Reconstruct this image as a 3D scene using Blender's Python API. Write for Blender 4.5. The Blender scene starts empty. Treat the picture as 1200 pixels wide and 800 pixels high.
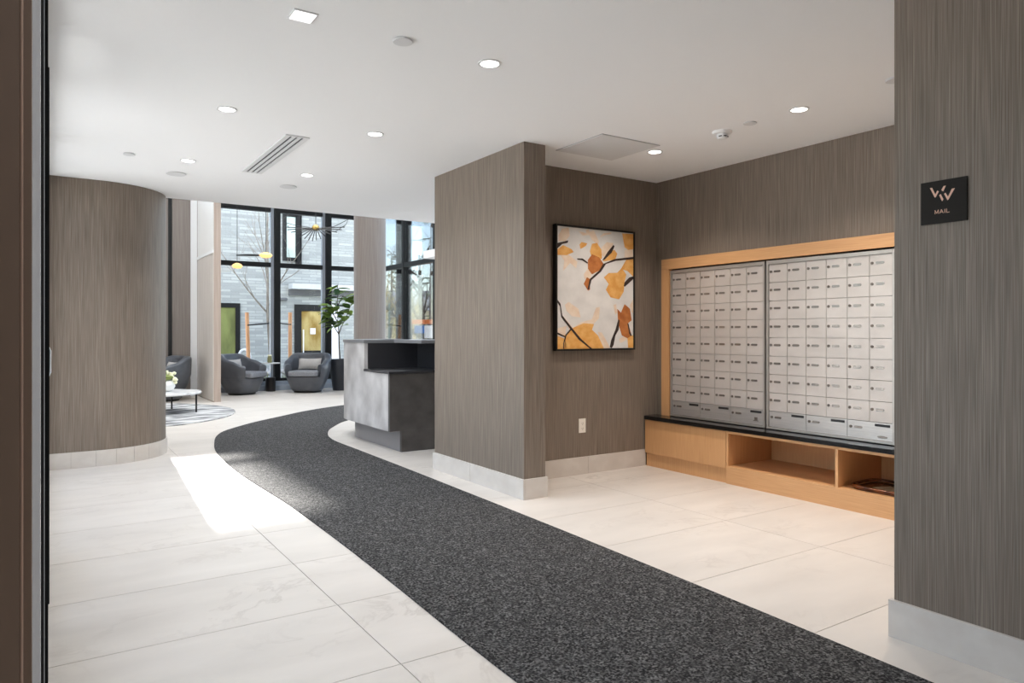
import bpy, bmesh, math, random
from mathutils import Vector, Matrix

random.seed(7)
S = bpy.context.scene
C = S.collection
PI = math.pi

# ------------------------------------------------------------------ camera
CAM_H = 1.27
FPX = 830.0
YAW = math.atan(547 / 830.0)
HOR = 390.0
cam_d = bpy.data.cameras.new('camera')
cam_d.sensor_width = 36.0
cam_d.lens = FPX / 1200 * 36
cam_d.shift_y = -(400 - HOR) / 1200
cam_d.clip_start = 0.02
cam_d.clip_end = 500
cam = bpy.data.objects.new('camera', cam_d)
C.objects.link(cam)
cam.location = (0, 0, CAM_H)
cam.rotation_euler = (PI / 2, 0, -YAW)
S.camera = cam

# ------------------------------------------------------------------ world, sun, exposure
SUN_EL = math.radians(27.5)
SUN_TILT = 0.044
w = bpy.data.worlds.new('world')
S.world = w
w.use_nodes = True
wn = w.node_tree.nodes
wl = w.node_tree.links
bg = wn['Background']
sky = wn.new('ShaderNodeTexSky')
sky.sky_type = 'NISHITA'
sky.sun_disc = False
sky.sun_elevation = math.radians(40)
sky.sun_rotation = math.radians(200)
sky.air_density = 1.0
sky.dust_density = 1.2
sky.ozone_density = 1.5
cloud = wn.new('ShaderNodeMix')          # thin high haze over the blue
cloud.data_type = 'RGBA'
cloud.inputs['Factor'].default_value = 0.4
cloud.inputs['B'].default_value = (1.9, 1.9, 1.95, 1)
wl.new(sky.outputs[0], cloud.inputs['A'])
wl.new(cloud.outputs['Result'], bg.inputs[0])
bg.inputs[1].default_value = 0.44

sun_d = bpy.data.lights.new('sun', 'SUN')
sun_d.energy = 14.0
sun_d.angle = math.radians(1.2)
sun_d.color = (1.0, 0.97, 0.92)
sun = bpy.data.objects.new('sun', sun_d)
C.objects.link(sun)
sdir = Vector((-SUN_TILT * math.cos(SUN_EL), -math.cos(SUN_EL), -math.sin(SUN_EL)))
sun.rotation_euler = sdir.to_track_quat('-Z', 'Y').to_euler()

S.view_settings.view_transform = 'Standard'
S.view_settings.look = 'None'
S.view_settings.gamma = 1.0
S.view_settings.use_curve_mapping = False
S.view_settings.exposure = 0.72

# ------------------------------------------------------------------ lamp levels
LAMP_MAIN = 8.0
LAMP_MAIL = 7.6
LAMP_LOUNGE_FILL = 32.0
COL_MAIN = (0.92, 0.96, 1.0)
COL_MAIL = (1.0, 0.91, 0.83)

sA, cA = math.sin(YAW), math.cos(YAW)


def at(u, v, D):
    """point of the place at depth D seen at u, v (1200x800 frame)"""
    X = (u - 600) / FPX * D
    return Vector((cA * X + sA * D, -sA * X + cA * D, CAM_H + (HOR - v) / FPX * D))


def on_y(u, y):
    k = (u - 600) / FPX
    D = y / (-sA * k + cA)
    return (cA * k + sA) * D


def on_x(u, x):
    k = (u - 600) / FPX
    D = x / (cA * k + sA)
    return (-sA * k + cA) * D


def srgb(r, g, b):
    def f(c):
        c /= 255.0
        return c / 12.92 if c <= 0.04045 else ((c + 0.055) / 1.055) ** 2.4
    return (f(r), f(g), f(b))


# ------------------------------------------------------------------ mesh builder
class MB:
    def __init__(self):
        self.v = []
        self.f = []

    def box(self, x0, x1, y0, y1, z0, z1):
        if x0 > x1: x0, x1 = x1, x0
        if y0 > y1: y0, y1 = y1, y0
        if z0 > z1: z0, z1 = z1, z0
        n = len(self.v)
        self.v += [(x0, y0, z0), (x1, y0, z0), (x1, y1, z0), (x0, y1, z0),
                   (x0, y0, z1), (x1, y0, z1), (x1, y1, z1), (x0, y1, z1)]
        self.f += [tuple(n + i for i in q) for q in
                   ((0, 3, 2, 1), (4, 5, 6, 7), (0, 1, 5, 4), (1, 2, 6, 5), (2, 3, 7, 6), (3, 0, 4, 7))]
        return self

    def prism(self, poly, z0, z1):
        """poly counter-clockwise seen from above"""
        n = len(self.v)
        m = len(poly)
        self.v += [(p[0], p[1], z0) for p in poly] + [(p[0], p[1], z1) for p in poly]
        self.f.append(tuple(n + i for i in reversed(range(m))))
        self.f.append(tuple(n + m + i for i in range(m)))
        for i in range(m):
            j = (i + 1) % m
            self.f.append((n + i, n + j, n + m + j, n + m + i))
        return self

    def strip(self, left, right, z0, z1):
        """slab between two polylines of the same length"""
        n = len(self.v)
        m = len(left)
        for z in (z0, z1):
            for p in left: self.v.append((p[0], p[1], z))
            for p in right: self.v.append((p[0], p[1], z))
        L0, R0, L1, R1 = n, n + m, n + 2 * m, n + 3 * m
        for i in range(m - 1):
            self.f.append((L1 + i, R1 + i, R1 + i + 1, L1 + i + 1))
            self.f.append((L0 + i, L0 + i + 1, R0 + i + 1, R0 + i))
            self.f.append((L0 + i, L1 + i, L1 + i + 1, L0 + i + 1))
            self.f.append((R0 + i, R0 + i + 1, R1 + i + 1, R1 + i))
        self.f.append((L0, R0, R1, L1))
        self.f.append((L0 + m - 1, L1 + m - 1, R1 + m - 1, R0 + m - 1))
        return self

    def lathe(self, prof, cx=0, cy=0, cz=0, seg=24, sx=1.0, sy=1.0):
        """prof: list of (r, z) from bottom to top"""
        n = len(self.v)
        for r, z in prof:
            for i in range(seg):
                a = 2 * PI * i / seg
                self.v.append((cx + r * sx * math.cos(a), cy + r * sy * math.sin(a), cz + z))
        for k in range(len(prof) - 1):
            for i in range(seg):
                j = (i + 1) % seg
                a = n + k * seg
                b = a + seg
                self.f.append((a + i, a + j, b + j, b + i))
        self.f.append(tuple(n + i for i in reversed(range(seg))))
        e = n + (len(prof) - 1) * seg
        self.f.append(tuple(e + i for i in range(seg)))
        return self

    def tube(self, pts, rad, seg=8):
        pts = [Vector(p) for p in pts]
        if not hasattr(rad, '__len__'): rad = [rad] * len(pts)
        n = len(self.v)
        up = Vector((0.31, 0.17, 0.93))
        for i, p in enumerate(pts):
            d = (pts[min(i + 1, len(pts) - 1)] - pts[max(i - 1, 0)])
            if d.length < 1e-9: d = Vector((0, 0, 1))
            d.normalize()
            a = d.cross(up)
            if a.length < 0.05: a = d.cross(Vector((1, 0, 0)))
            a.normalize()
            b = d.cross(a)
            for k in range(seg):
                t = 2 * PI * k / seg
                q = p + (a * math.cos(t) + b * math.sin(t)) * rad[i]
                self.v.append(tuple(q))
        for i in range(len(pts) - 1):
            for k in range(seg):
                j = (k + 1) % seg
                s = n + i * seg
                self.f.append((s + k, s + seg + k, s + seg + j, s + j))
        self.f.append(tuple(n + k for k in range(seg)))
        e = n + (len(pts) - 1) * seg
        self.f.append(tuple(e + k for k in reversed(range(seg))))
        return self

    def poly3(self, a, e1, e2, pts, nrm, d):
        """flat outline in plane (a, e1, e2), thickness d along nrm"""
        n = len(self.v)
        m = len(pts)
        for k in (0.0, d):
            for p in pts:
                self.v.append(tuple(a + e1 * p[0] + e2 * p[1] + nrm * k))
        self.f.append(tuple(n + i for i in range(m)))
        self.f.append(tuple(n + m + i for i in reversed(range(m))))
        for i in range(m):
            j = (i + 1) % m
            self.f.append((n + i, n + m + i, n + m + j, n + j))
        return self

    def mesh(self, name, mat, smooth=None):
        me = bpy.data.meshes.new(name)
        me.from_pydata(self.v, [], self.f)
        me.update()
        bm = bmesh.new()
        bm.from_mesh(me)
        bmesh.ops.recalc_face_normals(bm, faces=bm.faces)
        bm.to_mesh(me)
        bm.free()
        if mat: me.materials.append(mat)
        if smooth is not None:
            me.polygons.foreach_set('use_smooth', [True] * len(me.polygons))
            me.set_sharp_from_angle(angle=math.radians(smooth))
        return me

    def build(self, name, mat, parent=None, smooth=None, bevel=0, loc=None):
        me = self.mesh(name, mat, smooth)
        o = bpy.data.objects.new(name, me)
        C.objects.link(o)
        if parent: o.parent = parent
        if loc: o.location = loc
        if bevel:
            b = o.modifiers.new('bevel', 'BEVEL')
            b.width = bevel
            b.segments = 2
            b.limit_method = 'ANGLE'
        return o


def inst(mesh, name, parent=None, loc=(0, 0, 0), rot=(0, 0, 0), sc=(1, 1, 1)):
    o = bpy.data.objects.new(name, mesh)
    C.objects.link(o)
    o.location = loc
    o.rotation_euler = rot
    o.scale = sc
    if parent: o.parent = parent
    return o


def thing(name, label, cat, loc=(0, 0, 0), rz=0.0, group=None):
    o = bpy.data.objects.new(name, None)
    C.objects.link(o)
    o.empty_display_size = 0.1
    o.location = loc
    o.rotation_euler = (0, 0, rz)
    return tag(o, label, cat, group)


def tag(o, label, cat, group=None):
    o['label'] = label
    o['category'] = cat
    if group: o['group'] = group
    return o


def struct(o):
    o['kind'] = 'structure'
    return o


# ------------------------------------------------------------------ materials
def new_mat(name):
    m = bpy.data.materials.new(name)
    m.use_nodes = True
    nt = m.node_tree
    return m, nt.nodes, nt.links, nt.nodes['Principled BSDF']


def coord(N, L, kind='pos', scale=(1, 1, 1)):
    if kind == 'pos':
        g = N.new('ShaderNodeNewGeometry')
        out = g.outputs['Position']
    else:
        g = N.new('ShaderNodeTexCoord')
        out = g.outputs['Object']
    mp = N.new('ShaderNodeMapping')
    mp.inputs['Scale'].default_value = scale
    L.new(out, mp.inputs[0])
    return mp


def plain(name, col, rough=0.5, metal=0.0, spec=0.5):
    m, N, L, B = new_mat(name)
    B.inputs['Base Color'].default_value = (*col, 1)
    B.inputs['Roughness'].default_value = rough
    B.inputs['Metallic'].default_value = metal
    B.inputs['Specular IOR Level'].default_value = spec
    return m


def noisy(name, c1, c2, scale=(10, 10, 10), rough=0.6, detail=4, bump=0.0, kind='pos', lo=0.35, hi=0.65,
          metal=0.0, spec=0.5, bump_dist=0.002, rand=False, c3=None, big=None):
    m, N, L, B = new_mat(name)
    mp = coord(N, L, kind, scale)
    no = N.new('ShaderNodeTexNoise')
    no.inputs['Scale'].default_value = 1.0
    no.inputs['Detail'].default_value = detail
    if rand:
        no.noise_dimensions = '4D'
        oi = N.new('ShaderNodeObjectInfo')
        mu = N.new('ShaderNodeMath')
        mu.operation = 'MULTIPLY'
        mu.inputs[1].default_value = 57.0
        L.new(oi.outputs['Random'], mu.inputs[0])
        L.new(mu.outputs[0], no.inputs['W'])
    L.new(mp.outputs[0], no.inputs['Vector'])
    r = N.new('ShaderNodeValToRGB')
    r.color_ramp.elements[0].position = lo
    r.color_ramp.elements[1].position = hi
    r.color_ramp.elements[0].color = (*c1, 1)
    r.color_ramp.elements[1].color = (*c2, 1)
    L.new(no.outputs[0], r.inputs[0])
    out = r.outputs[0]
    if c3 is not None:
        mp2 = coord(N, L, kind, big)
        n2 = N.new('ShaderNodeTexNoise')
        n2.inputs['Scale'].default_value = 1.0
        n2.inputs['Detail'].default_value = 5
        L.new(mp2.outputs[0], n2.inputs['Vector'])
        r2 = N.new('ShaderNodeValToRGB')
        r2.color_ramp.elements[0].position = 0.4
        r2.color_ramp.elements[1].position = 0.7
        r2.color_ramp.elements[0].color = (0, 0, 0, 1)
        r2.color_ramp.elements[1].color = (0.7, 0.7, 0.7, 1)
        L.new(n2.outputs[0], r2.inputs[0])
        mx = N.new('ShaderNodeMix')
        mx.data_type = 'RGBA'
        L.new(r2.outputs[0], mx.inputs['Factor'])
        L.new(out, mx.inputs['A'])
        mx.inputs['B'].default_value = (*c3, 1)
        out = mx.outputs['Result']
    L.new(out, B.inputs['Base Color'])
    B.inputs['Roughness'].default_value = rough
    B.inputs['Metallic'].default_value = metal
    B.inputs['Specular IOR Level'].default_value = spec
    if bump:
        bp = N.new('ShaderNodeBump')
        bp.inputs['Strength'].default_value = bump
        bp.inputs['Distance'].default_value = bump_dist
        L.new(no.outputs[0], bp.inputs['Height'])
        L.new(bp.outputs[0], B.inputs['Normal'])
    return m


def emit(name, col, strength):
    m, N, L, B = new_mat(name)
    B.inputs['Base Color'].default_value = (*col, 1)
    B.inputs['Emission Color'].default_value = (*col, 1)
    B.inputs['Emission Strength'].default_value = strength
    return m


def glass(name, tint=(0.97, 0.985, 0.985), refl=0.8):
    m, N, L, B = new_mat(name)
    out = N['Material Output']
    tr = N.new('ShaderNodeBsdfTransparent')
    tr.inputs[0].default_value = (*tint, 1)
    gl = N.new('ShaderNodeBsdfGlossy')
    gl.inputs['Roughness'].default_value = 0.02
    fr = N.new('ShaderNodeFresnel')
    fr.inputs[0].default_value = 1.35
    mu = N.new('ShaderNodeMath')
    mu.operation = 'MULTIPLY'
    mu.inputs[1].default_value = refl
    L.new(fr.outputs[0], mu.inputs[0])
    mx = N.new('ShaderNodeMixShader')
    L.new(mu.outputs[0], mx.inputs[0])
    L.new(tr.outputs[0], mx.inputs[1])
    L.new(gl.outputs[0], mx.inputs[2])
    L.new(mx.outputs[0], out.inputs[0])
    return m


def grout_floor_tile():
    m, N, L, B = new_mat('floor_stone')
    mp = coord(N, L, 'obj', (1, 1, 1))
    oi = N.new('ShaderNodeObjectInfo')
    mu = N.new('ShaderNodeMath')
    mu.operation = 'MULTIPLY'
    mu.inputs[1].default_value = 91.0
    L.new(oi.outputs['Random'], mu.inputs[0])

    def noise(sc, det, rough=0.5, dist=0.0):
        n = N.new('ShaderNodeTexNoise')
        n.noise_dimensions = '4D'
        mm = N.new('ShaderNodeMapping')
        mm.inputs['Scale'].default_value = sc
        L.new(mp.outputs[0], mm.inputs[0])
        L.new(mm.outputs[0], n.inputs['Vector'])
        L.new(mu.outputs[0], n.inputs['W'])
        n.inputs['Scale'].default_value = 1.0
        n.inputs['Detail'].default_value = det
        n.inputs['Roughness'].default_value = rough
        n.inputs['Distortion'].default_value = dist
        return n
    n1 = noise((1.6, 5.0, 1), 5)
    r1 = N.new('ShaderNodeValToRGB')
    r1.color_ramp.elements[0].position = 0.3
    r1.color_ramp.elements[1].position = 0.72
    r1.color_ramp.elements[0].color = (*srgb(206, 198, 189), 1)
    r1.color_ramp.elements[1].color = (*srgb(220, 212, 203), 1)
    L.new(n1.outputs[0], r1.inputs[0])
    n2 = noise((2.2, 3.0, 1), 7, 0.62, 0.9)
    r2 = N.new('ShaderNodeValToRGB')
    e = r2.color_ramp.elements
    e[0].position = 0.47
    e[0].color = (0, 0, 0, 1)
    e[1].position = 0.50
    e[1].color = (1, 1, 1, 1)
    e2 = e.new(0.53)
    e2.color = (0, 0, 0, 1)
    L.new(n2.outputs[0], r2.inputs[0])
    n3 = noise((1.1, 1.9, 1), 3)
    r3 = N.new('ShaderNodeValToRGB')
    r3.color_ramp.elements[0].position = 0.48
    r3.color_ramp.elements[1].position = 0.75
    r3.color_ramp.elements[0].color = (0, 0, 0, 1)
    r3.color_ramp.elements[1].color = (0.55, 0.55, 0.55, 1)
    L.new(n3.outputs[0], r3.inputs[0])
    ml = N.new('ShaderNodeMath')
    ml.operation = 'MULTIPLY'
    L.new(r2.outputs[0], ml.inputs[0])
    L.new(r3.outputs[0], ml.inputs[1])
    mx = N.new('ShaderNodeMix')
    mx.data_type = 'RGBA'
    L.new(ml.outputs[0], mx.inputs['Factor'])
    L.new(r1.outputs[0], mx.inputs['A'])
    mx.inputs['B'].default_value = (*srgb(172, 161, 150), 1)
    L.new(mx.outputs['Result'], B.inputs['Base Color'])
    B.inputs['Roughness'].default_value = 0.34
    B.inputs['Specular IOR Level'].default_value = 0.4
    return m


def brick_mat(name, c1, c2, mortar, bw=0.5, bh=0.095):
    m, N, L, B = new_mat(name)
    tc = N.new('ShaderNodeNewGeometry')
    sp = N.new('ShaderNodeSeparateXYZ')
    L.new(tc.outputs['Position'], sp.inputs[0])
    ad = N.new('ShaderNodeMath')
    ad.operation = 'ADD'
    L.new(sp.outputs['X'], ad.inputs[0])
    L.new(sp.outputs['Y'], ad.inputs[1])
    cb = N.new('ShaderNodeCombineXYZ')
    L.new(ad.outputs[0], cb.inputs[0])
    L.new(sp.outputs['Z'], cb.inputs[1])
    br = N.new('ShaderNodeTexBrick')
    br.inputs['Scale'].default_value = 1.0
    br.inputs['Brick Width'].default_value = bw
    br.inputs['Row Height'].default_value = bh
    br.inputs['Mortar Size'].default_value = 0.012
    br.inputs['Color1'].default_value = (*c1, 1)
    br.inputs['Color2'].default_value = (*c2, 1)
    br.inputs['Mortar'].default_value = (*mortar, 1)
    L.new(cb.outputs[0], br.inputs['Vector'])
    L.new(br.outputs[0], B.inputs['Base Color'])
    bp = N.new('ShaderNodeBump')
    bp.inputs['Strength'].default_value = 0.5
    bp.inputs['Distance'].default_value = 0.01
    bp.invert = True
    L.new(br.outputs['Fac'], bp.inputs['Height'])
    L.new(bp.outputs[0], B.inputs['Normal'])
    B.inputs['Roughness'].default_value = 0.7
    return m


M = {}
M['wallcover'] = noisy('woven_wallcovering', srgb(97, 86, 75), srgb(155, 142, 129), (260, 260, 3.0), 0.52, 4, 0.3, spec=0.35,
                       lo=0.28, hi=0.74, bump_dist=0.001, c3=srgb(119, 105, 93), big=(110, 110, 1.4))
M['ceiling'] = plain('ceiling_paint', srgb(251, 251, 251), 0.9, spec=0.2)
M['white'] = plain('white_paint', srgb(238, 238, 237), 0.6)
M['white_metal'] = plain('white_metal', srgb(226, 226, 226), 0.45)
M['tile'] = grout_floor_tile()
M['grout'] = plain('grout', srgb(120, 114, 108), 0.9)
M['base_stone'] = noisy('base_stone', srgb(203, 195, 187), srgb(215, 208, 200), (5, 5, 7), 0.5, 6, c3=srgb(206, 197, 188), big=(11, 11, 11))
M['carpet'] = noisy('carpet_loop', srgb(29, 28, 28), srgb(136, 134, 132), (105, 105, 60), 0.9, 2, 1.0, lo=0.42, hi=0.76,
                    spec=0.1, bump_dist=0.006, c3=srgb(58, 57, 57), big=(20, 20, 5))
M['wood'] = noisy('light_oak', srgb(204, 152, 102), srgb(217, 167, 117), (160, 160, 4), 0.42, 4, lo=0.3, hi=0.7)
M['wood_h'] = noisy('light_oak_horizontal', srgb(202, 151, 102), srgb(217, 168, 119), (160, 4, 160), 0.42, 4, lo=0.3, hi=0.7)
M['granite'] = noisy('black_granite', srgb(14, 14, 15), srgb(48, 48, 50), (260, 260, 260), 0.12, 2, lo=0.6, hi=0.78)
M['mail_metal'] = noisy('mail_door_metal', srgb(194, 186, 180), srgb(204, 196, 190), (3, 3, 5), 0.42, 3, metal=0.35)
M['steel'] = noisy('brushed_steel', srgb(188, 184, 181), srgb(204, 200, 197), (4, 4, 260), 0.34, 3, metal=0.6)
M['frame_metal'] = plain('mail_frame_metal', srgb(180, 174, 168), 0.38, 0.6)
M['lock'] = plain('lock_metal', srgb(104, 94, 86), 0.4, 0.3)
M['plate'] = plain('label_plate', srgb(150, 142, 136), 0.25, 0.7)
M['black'] = plain('black_plastic', srgb(18, 18, 18), 0.5)
M['black_frame'] = plain('black_window_frame', srgb(12, 13, 14), 0.5, spec=0.3)
M['glass'] = glass('window_glass')
M['dark_sign'] = plain('sign_plate', srgb(38, 34, 30), 0.65, 0.0, 0.2)
M['rose'] = plain('rose_gold', srgb(214, 170, 146), 0.4, 0.3)
M['brown_metal'] = plain('bronze_paint', srgb(132, 110, 94), 0.5, 0.1)
M['bead'] = plain('bead_highlight', srgb(196, 168, 150), 0.3, 0.4)  # highlight along the jamb edge put into a lighter colour
M['alu'] = plain('aluminium_edge', srgb(236, 238, 241), 0.4)
M['gasket'] = plain('rubber_gasket', srgb(22, 20, 20), 0.7)
M['concrete_front'] = noisy('desk_concrete', srgb(168, 163, 161), srgb(218, 214, 212), (4, 4, 3.2), 0.42, 7, lo=0.3, hi=0.7)
M['desk_dark'] = noisy('desk_dark_laminate', srgb(66, 62, 60), srgb(92, 87, 84), (5, 5, 6), 0.5, 6, lo=0.3, hi=0.7)
M['desk_black'] = plain('desk_counter_dark', srgb(50, 50, 53), 0.35)
M['desk_top'] = plain('desk_top_grey', srgb(128, 128, 130), 0.4)
M['desk_plinth'] = plain('desk_plinth_metal', srgb(150, 148, 150), 0.35, 0.5)
M['leather'] = noisy('grey_leather', srgb(74, 77, 83), srgb(84, 87, 93), (6, 6, 6), 0.34, 3, 0.03, kind='obj')
M['cushion'] = noisy('seat_fabric', srgb(120, 122, 127), srgb(134, 136, 141), (40, 40, 40), 0.7, 4, kind='obj')
M['pillow'] = noisy('pillow_fabric', srgb(176, 173, 170), srgb(192, 189, 186), (60, 60, 60), 0.85, 3, kind='obj')
M['rug'] = noisy('streaked_rug', srgb(206, 205, 203), srgb(86, 86, 88), (2.6, 6.5, 4), 0.95, 12, lo=0.40, hi=0.64, spec=0.1)
M['marble'] = noisy('marble_top', srgb(232, 230, 228), srgb(150, 148, 146), (4, 9, 4), 0.2, 7, lo=0.5, hi=0.75)
M['table_metal'] = plain('dark_table_metal', srgb(52, 50, 50), 0.35, 0.7)
M['panel_light'] = noisy('pale_ash_panel', srgb(196, 186, 176), srgb(224, 216, 208), (70, 70, 1.2), 0.5, 4, lo=0.3, hi=0.7)
M['panel_edge'] = noisy('pale_ash_edge', srgb(172, 154, 141), srgb(186, 168, 155), (60, 60, 1.2), 0.5, 3)
M['column'] = noisy('column_wrap', srgb(124, 114, 108), srgb(136, 127, 121), (60, 60, 1.5), 0.5, 3)
M['dark_column'] = plain('dark_column', srgb(20, 19, 19), 0.8)
M['planter'] = plain('dark_planter', srgb(42, 45, 52), 0.45)
M['soil'] = noisy('soil', srgb(46, 36, 28), srgb(74, 60, 46), (40, 40, 40), 0.95, 4)
M['leaf'] = noisy('rubber_leaf', srgb(44, 74, 38), srgb(138, 168, 66), (0.7, 0.7, 0.7), 0.3, 2, kind='obj', rand=True, lo=0.38, hi=0.62)
M['bark'] = noisy('bark', srgb(66, 56, 48), srgb(96, 84, 72), (20, 20, 6), 0.9, 4)
M['bark_grey'] = noisy('grey_bark', srgb(128, 120, 110), srgb(164, 156, 146), (14, 14, 4), 0.9, 4)
M['stake'] = noisy('pine_stake', srgb(206, 148, 104), srgb(226, 172, 128), (30, 30, 3), 0.7, 3)
M['brick'] = brick_mat('pale_grey_brick', srgb(146, 151, 149), srgb(178, 183, 179), srgb(150, 154, 152))
M['facade_dark'] = plain('facade_band', srgb(96, 98, 100), 0.7)
M['facade_light'] = plain('facade_sill', srgb(196, 200, 200), 0.7)
M['lime_reflection'] = noisy('lime_pane_reflection', srgb(92, 98, 52), srgb(124, 132, 74), (3, 3, 1), 0.8, 3)  # green reflection painted into the colour of an opaque pane
M['amber_room'] = noisy('amber_interior', srgb(140, 112, 46), srgb(196, 178, 118), (2.5, 2.5, 1.2), 0.8, 3)
M['pane_green'] = noisy('pane_reflection', srgb(176, 196, 190), srgb(206, 222, 216), (2, 2, 2), 0.2, 3)
M['grass'] = noisy('lawn', srgb(96, 118, 60), srgb(150, 166, 96), (8, 8, 8), 0.95, 4)
M['gravel'] = noisy('gravel', srgb(150, 146, 140), srgb(200, 196, 190), (9, 9, 9), 0.95, 4)
M['curb'] = plain('window_curb', srgb(150, 158, 168), 0.5)
M['lamp_gold'] = emit('pendant_glow', srgb(255, 206, 128), 0.62)
M['brass'] = plain('brass', srgb(196, 164, 96), 0.35, 0.8)
M['gauze'] = plain('pendant_gauze', srgb(48, 50, 54), 0.6)
M['lens'] = emit('downlight_lens', (1, 0.98, 0.95), 5.0)
M['lens_warm'] = emit('downlight_lens_warm', (1, 0.93, 0.85), 5.0)
M['grey_rim'] = plain('fixture_rim', srgb(176, 176, 178), 0.5)
M['slot'] = plain('vent_slot', srgb(70, 70, 72), 0.7)
M['outlet'] = plain('outlet_plastic', srgb(240, 234, 224), 0.4)
M['outlet_dark'] = plain('outlet_slot', srgb(120, 108, 96), 0.6)
M['tray'] = noisy('copper_tray', srgb(66, 34, 18), srgb(122, 70, 36), (12, 12, 12), 0.2, 3, metal=0.4)
M['paper'] = noisy('paper', srgb(128, 112, 84), srgb(176, 158, 128), (14, 14, 14), 0.7, 3)
M['vase'] = plain('white_vase', srgb(232, 232, 230), 0.3)
M['flower'] = plain('flower_cream', srgb(232, 230, 196), 0.7)
M['flower_leaf'] = plain('flower_leaf', srgb(122, 132, 70), 0.7)
M['green_jar'] = plain('green_jar', srgb(128, 128, 84), 0.3)
M['orange'] = plain('orange_barrier', srgb(214, 120, 66), 0.6)
M['blue'] = plain('blue_sheet', srgb(22, 96, 170), 0.5)
M['steel_dark'] = plain('dark_fence_steel', srgb(96, 106, 118), 0.5, 0.4)
M['conifer'] = noisy('conifer_needles', srgb(92, 108, 92), srgb(150, 162, 142), (4, 4, 4), 0.9, 3)
M['dry_leaf'] = noisy('dry_foliage', srgb(150, 138, 92), srgb(196, 184, 132), (3, 3, 3), 0.9, 4)
M['tan_wall'] = plain('tan_house_wall', srgb(206, 198, 176), 0.8)
M['roof_grey'] = plain('house_roof', srgb(168, 172, 176), 0.8)
M['bounce_paving'] = noisy('pale_bounce_paving', srgb(218, 216, 212), srgb(232, 230, 226), (2, 2, 2), 0.9, 4)  # unseen ground, made pale to bounce sunlight onto the indoor ceiling
M['asphalt'] = noisy('pavement', srgb(196, 196, 194), srgb(214, 214, 212), (2, 2, 2), 0.9, 4)

# ------------------------------------------------------------------ the shell
H = 2.73
HL = 6.0           # lounge height
CE = 8.45          # far edge of the low ceiling
WY = 16.3          # lounge window wall
WX = 6.8           # lounge side window wall

KYB = 7.82
# floor: bed plus individually laid tiles
LX = -1.3          # left wall of the lounge
floor = struct(MB().box(-3.2, 7.0, -3.2, 1.16, -0.12, -0.004).box(-0.1, 7.0, 1.16, 9.2, -0.12, -0.004).box(LX - 0.1, 7.0, 9.2, 16.55, -0.12, -0.004)
               .build('floor', M['grout']))
TX, TY = 1.355, 0.7055
tile_me = MB().box(0.0018, TX - 0.0018, 0.0018, TY - 0.0018, -0.004, 0.0).mesh('tile', M['tile'])
ix0 = -3
for i in range(ix0, 5):
    for j in range(-8, 19):
        x, y = 1.14 + i * TX, 3.21 + j * TY
        if x > 6.9 or y > 16.2 or y < -3.1: continue
        if y < 1.0:
            if x < -3.1: continue
        elif y < 8.8:
            if x < -0.3: continue
        elif x < LX - 0.4: continue
        inst(tile_me, 'tile', floor, (x, y, 0))

# low ceiling
cm = MB().box(-3.2, 7.0, -3.2, 1.16, H, H + 0.3).box(-0.1, 7.0, 1.16, CE, H, H + 0.3)
ceil = struct(cm.build('ceiling', M['ceiling']))
struct(MB().box(LX - 0.1, 7.0, CE + 0.0, 16.55, HL, HL + 0.2).build('ceiling_lounge', M['ceiling']))
struct(MB().box(LX - 0.1, 7.0, CE - 0.15, CE - 0.001, H + 0.301, HL - 0.001).build('wall_gallery', M['white']))

# pier and alcove back wall : L-shaped block
pier = struct(MB().prism([(3.045, 4.455), (3.245, 4.455), (3.245, 4.985), (6.8, 4.985), (6.8, 5.935), (3.045, 5.935)], 0.0, H - 0.001)
              .build('wall_pier', M['wallcover']))
# wall holding the mailboxes (opening for the two units)
mw = MB()
mw.box(4.97, 5.12, 1.6, 4.984, 1.96, H - 0.001)
mw.box(4.97, 5.12, 4.885, 4.984, 0.481, 1.96)
mw.box(4.97, 5.12, 1.6, 2.55, 0.481, 1.96)
mw.box(5.42, 5.50, 1.6, 4.984, 0.0, 1.97)
mw.box(5.12, 5.50, 1.6, 4.984, 1.97, 2.05)
struct(mw.build('wall_mail', M['wallcover']))
# right pier near the camera
struct(MB().box(2.97, 5.5, -3.2, 1.596, 0.0, H - 0.001).build('wall_right', M['wallcover']))
struct(MB().box(-3.2, 2.969, -3.3, -3.2, 0.0, H - 0.001).build('wall_behind', M['wallcover']))
struct(MB().box(-3.3, -3.2, -3.2, 1.16, 0.0, H).build('wall_far_left', M['white']))
struct(MB().box(LX - 0.1, LX, 9.2, 16.4, 0.0, HL - 0.001).build('wall_lounge_left', M['white']))
struct(MB().box(LX - 0.1, -0.101, CE, 9.2, 0.0, HL - 0.001).build('wall_lounge_corner', M['white']))
# left wall: black framed shopfront glazing seen on edge
wb4 = struct(MB().box(-0.09, -0.004, 1.16, KYB, 0.0, 0.06).build('window_4', M['black_frame']))
ym = [1.16, 2.53, 3.50, 3.92, 4.76, 6.25, KYB - 0.07]
for y_ in ym:
    MB().box(-0.09, -0.004, y_, y_ + 0.06, 0.061, H - 0.061).build('mullion', M['black_frame'], wb4)
MB().box(-0.09, -0.004, 1.16, KYB, H - 0.06, H - 0.001).build('head_rail', M['black_frame'], wb4)
for a_, b_ in zip(ym[:-1], ym[1:]):
    MB().box(-0.052, -0.046, a_ + 0.061, b_ - 0.001, 0.061, H - 0.061).build('pane', M['glass'], wb4)
struct(MB().box(-3.2, -0.091, 1.16, 1.4, 0.0, H - 0.001).build('wall_return', M['wallcover']))


def arc(cx, cy, r, a0, a1, n):
    return [(cx + r * math.cos(math.radians(a0 + (a1 - a0) * i / n)), cy + r * math.sin(math.radians(a0 + (a1 - a0) * i / n)))
            for i in range(n + 1)]


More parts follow.
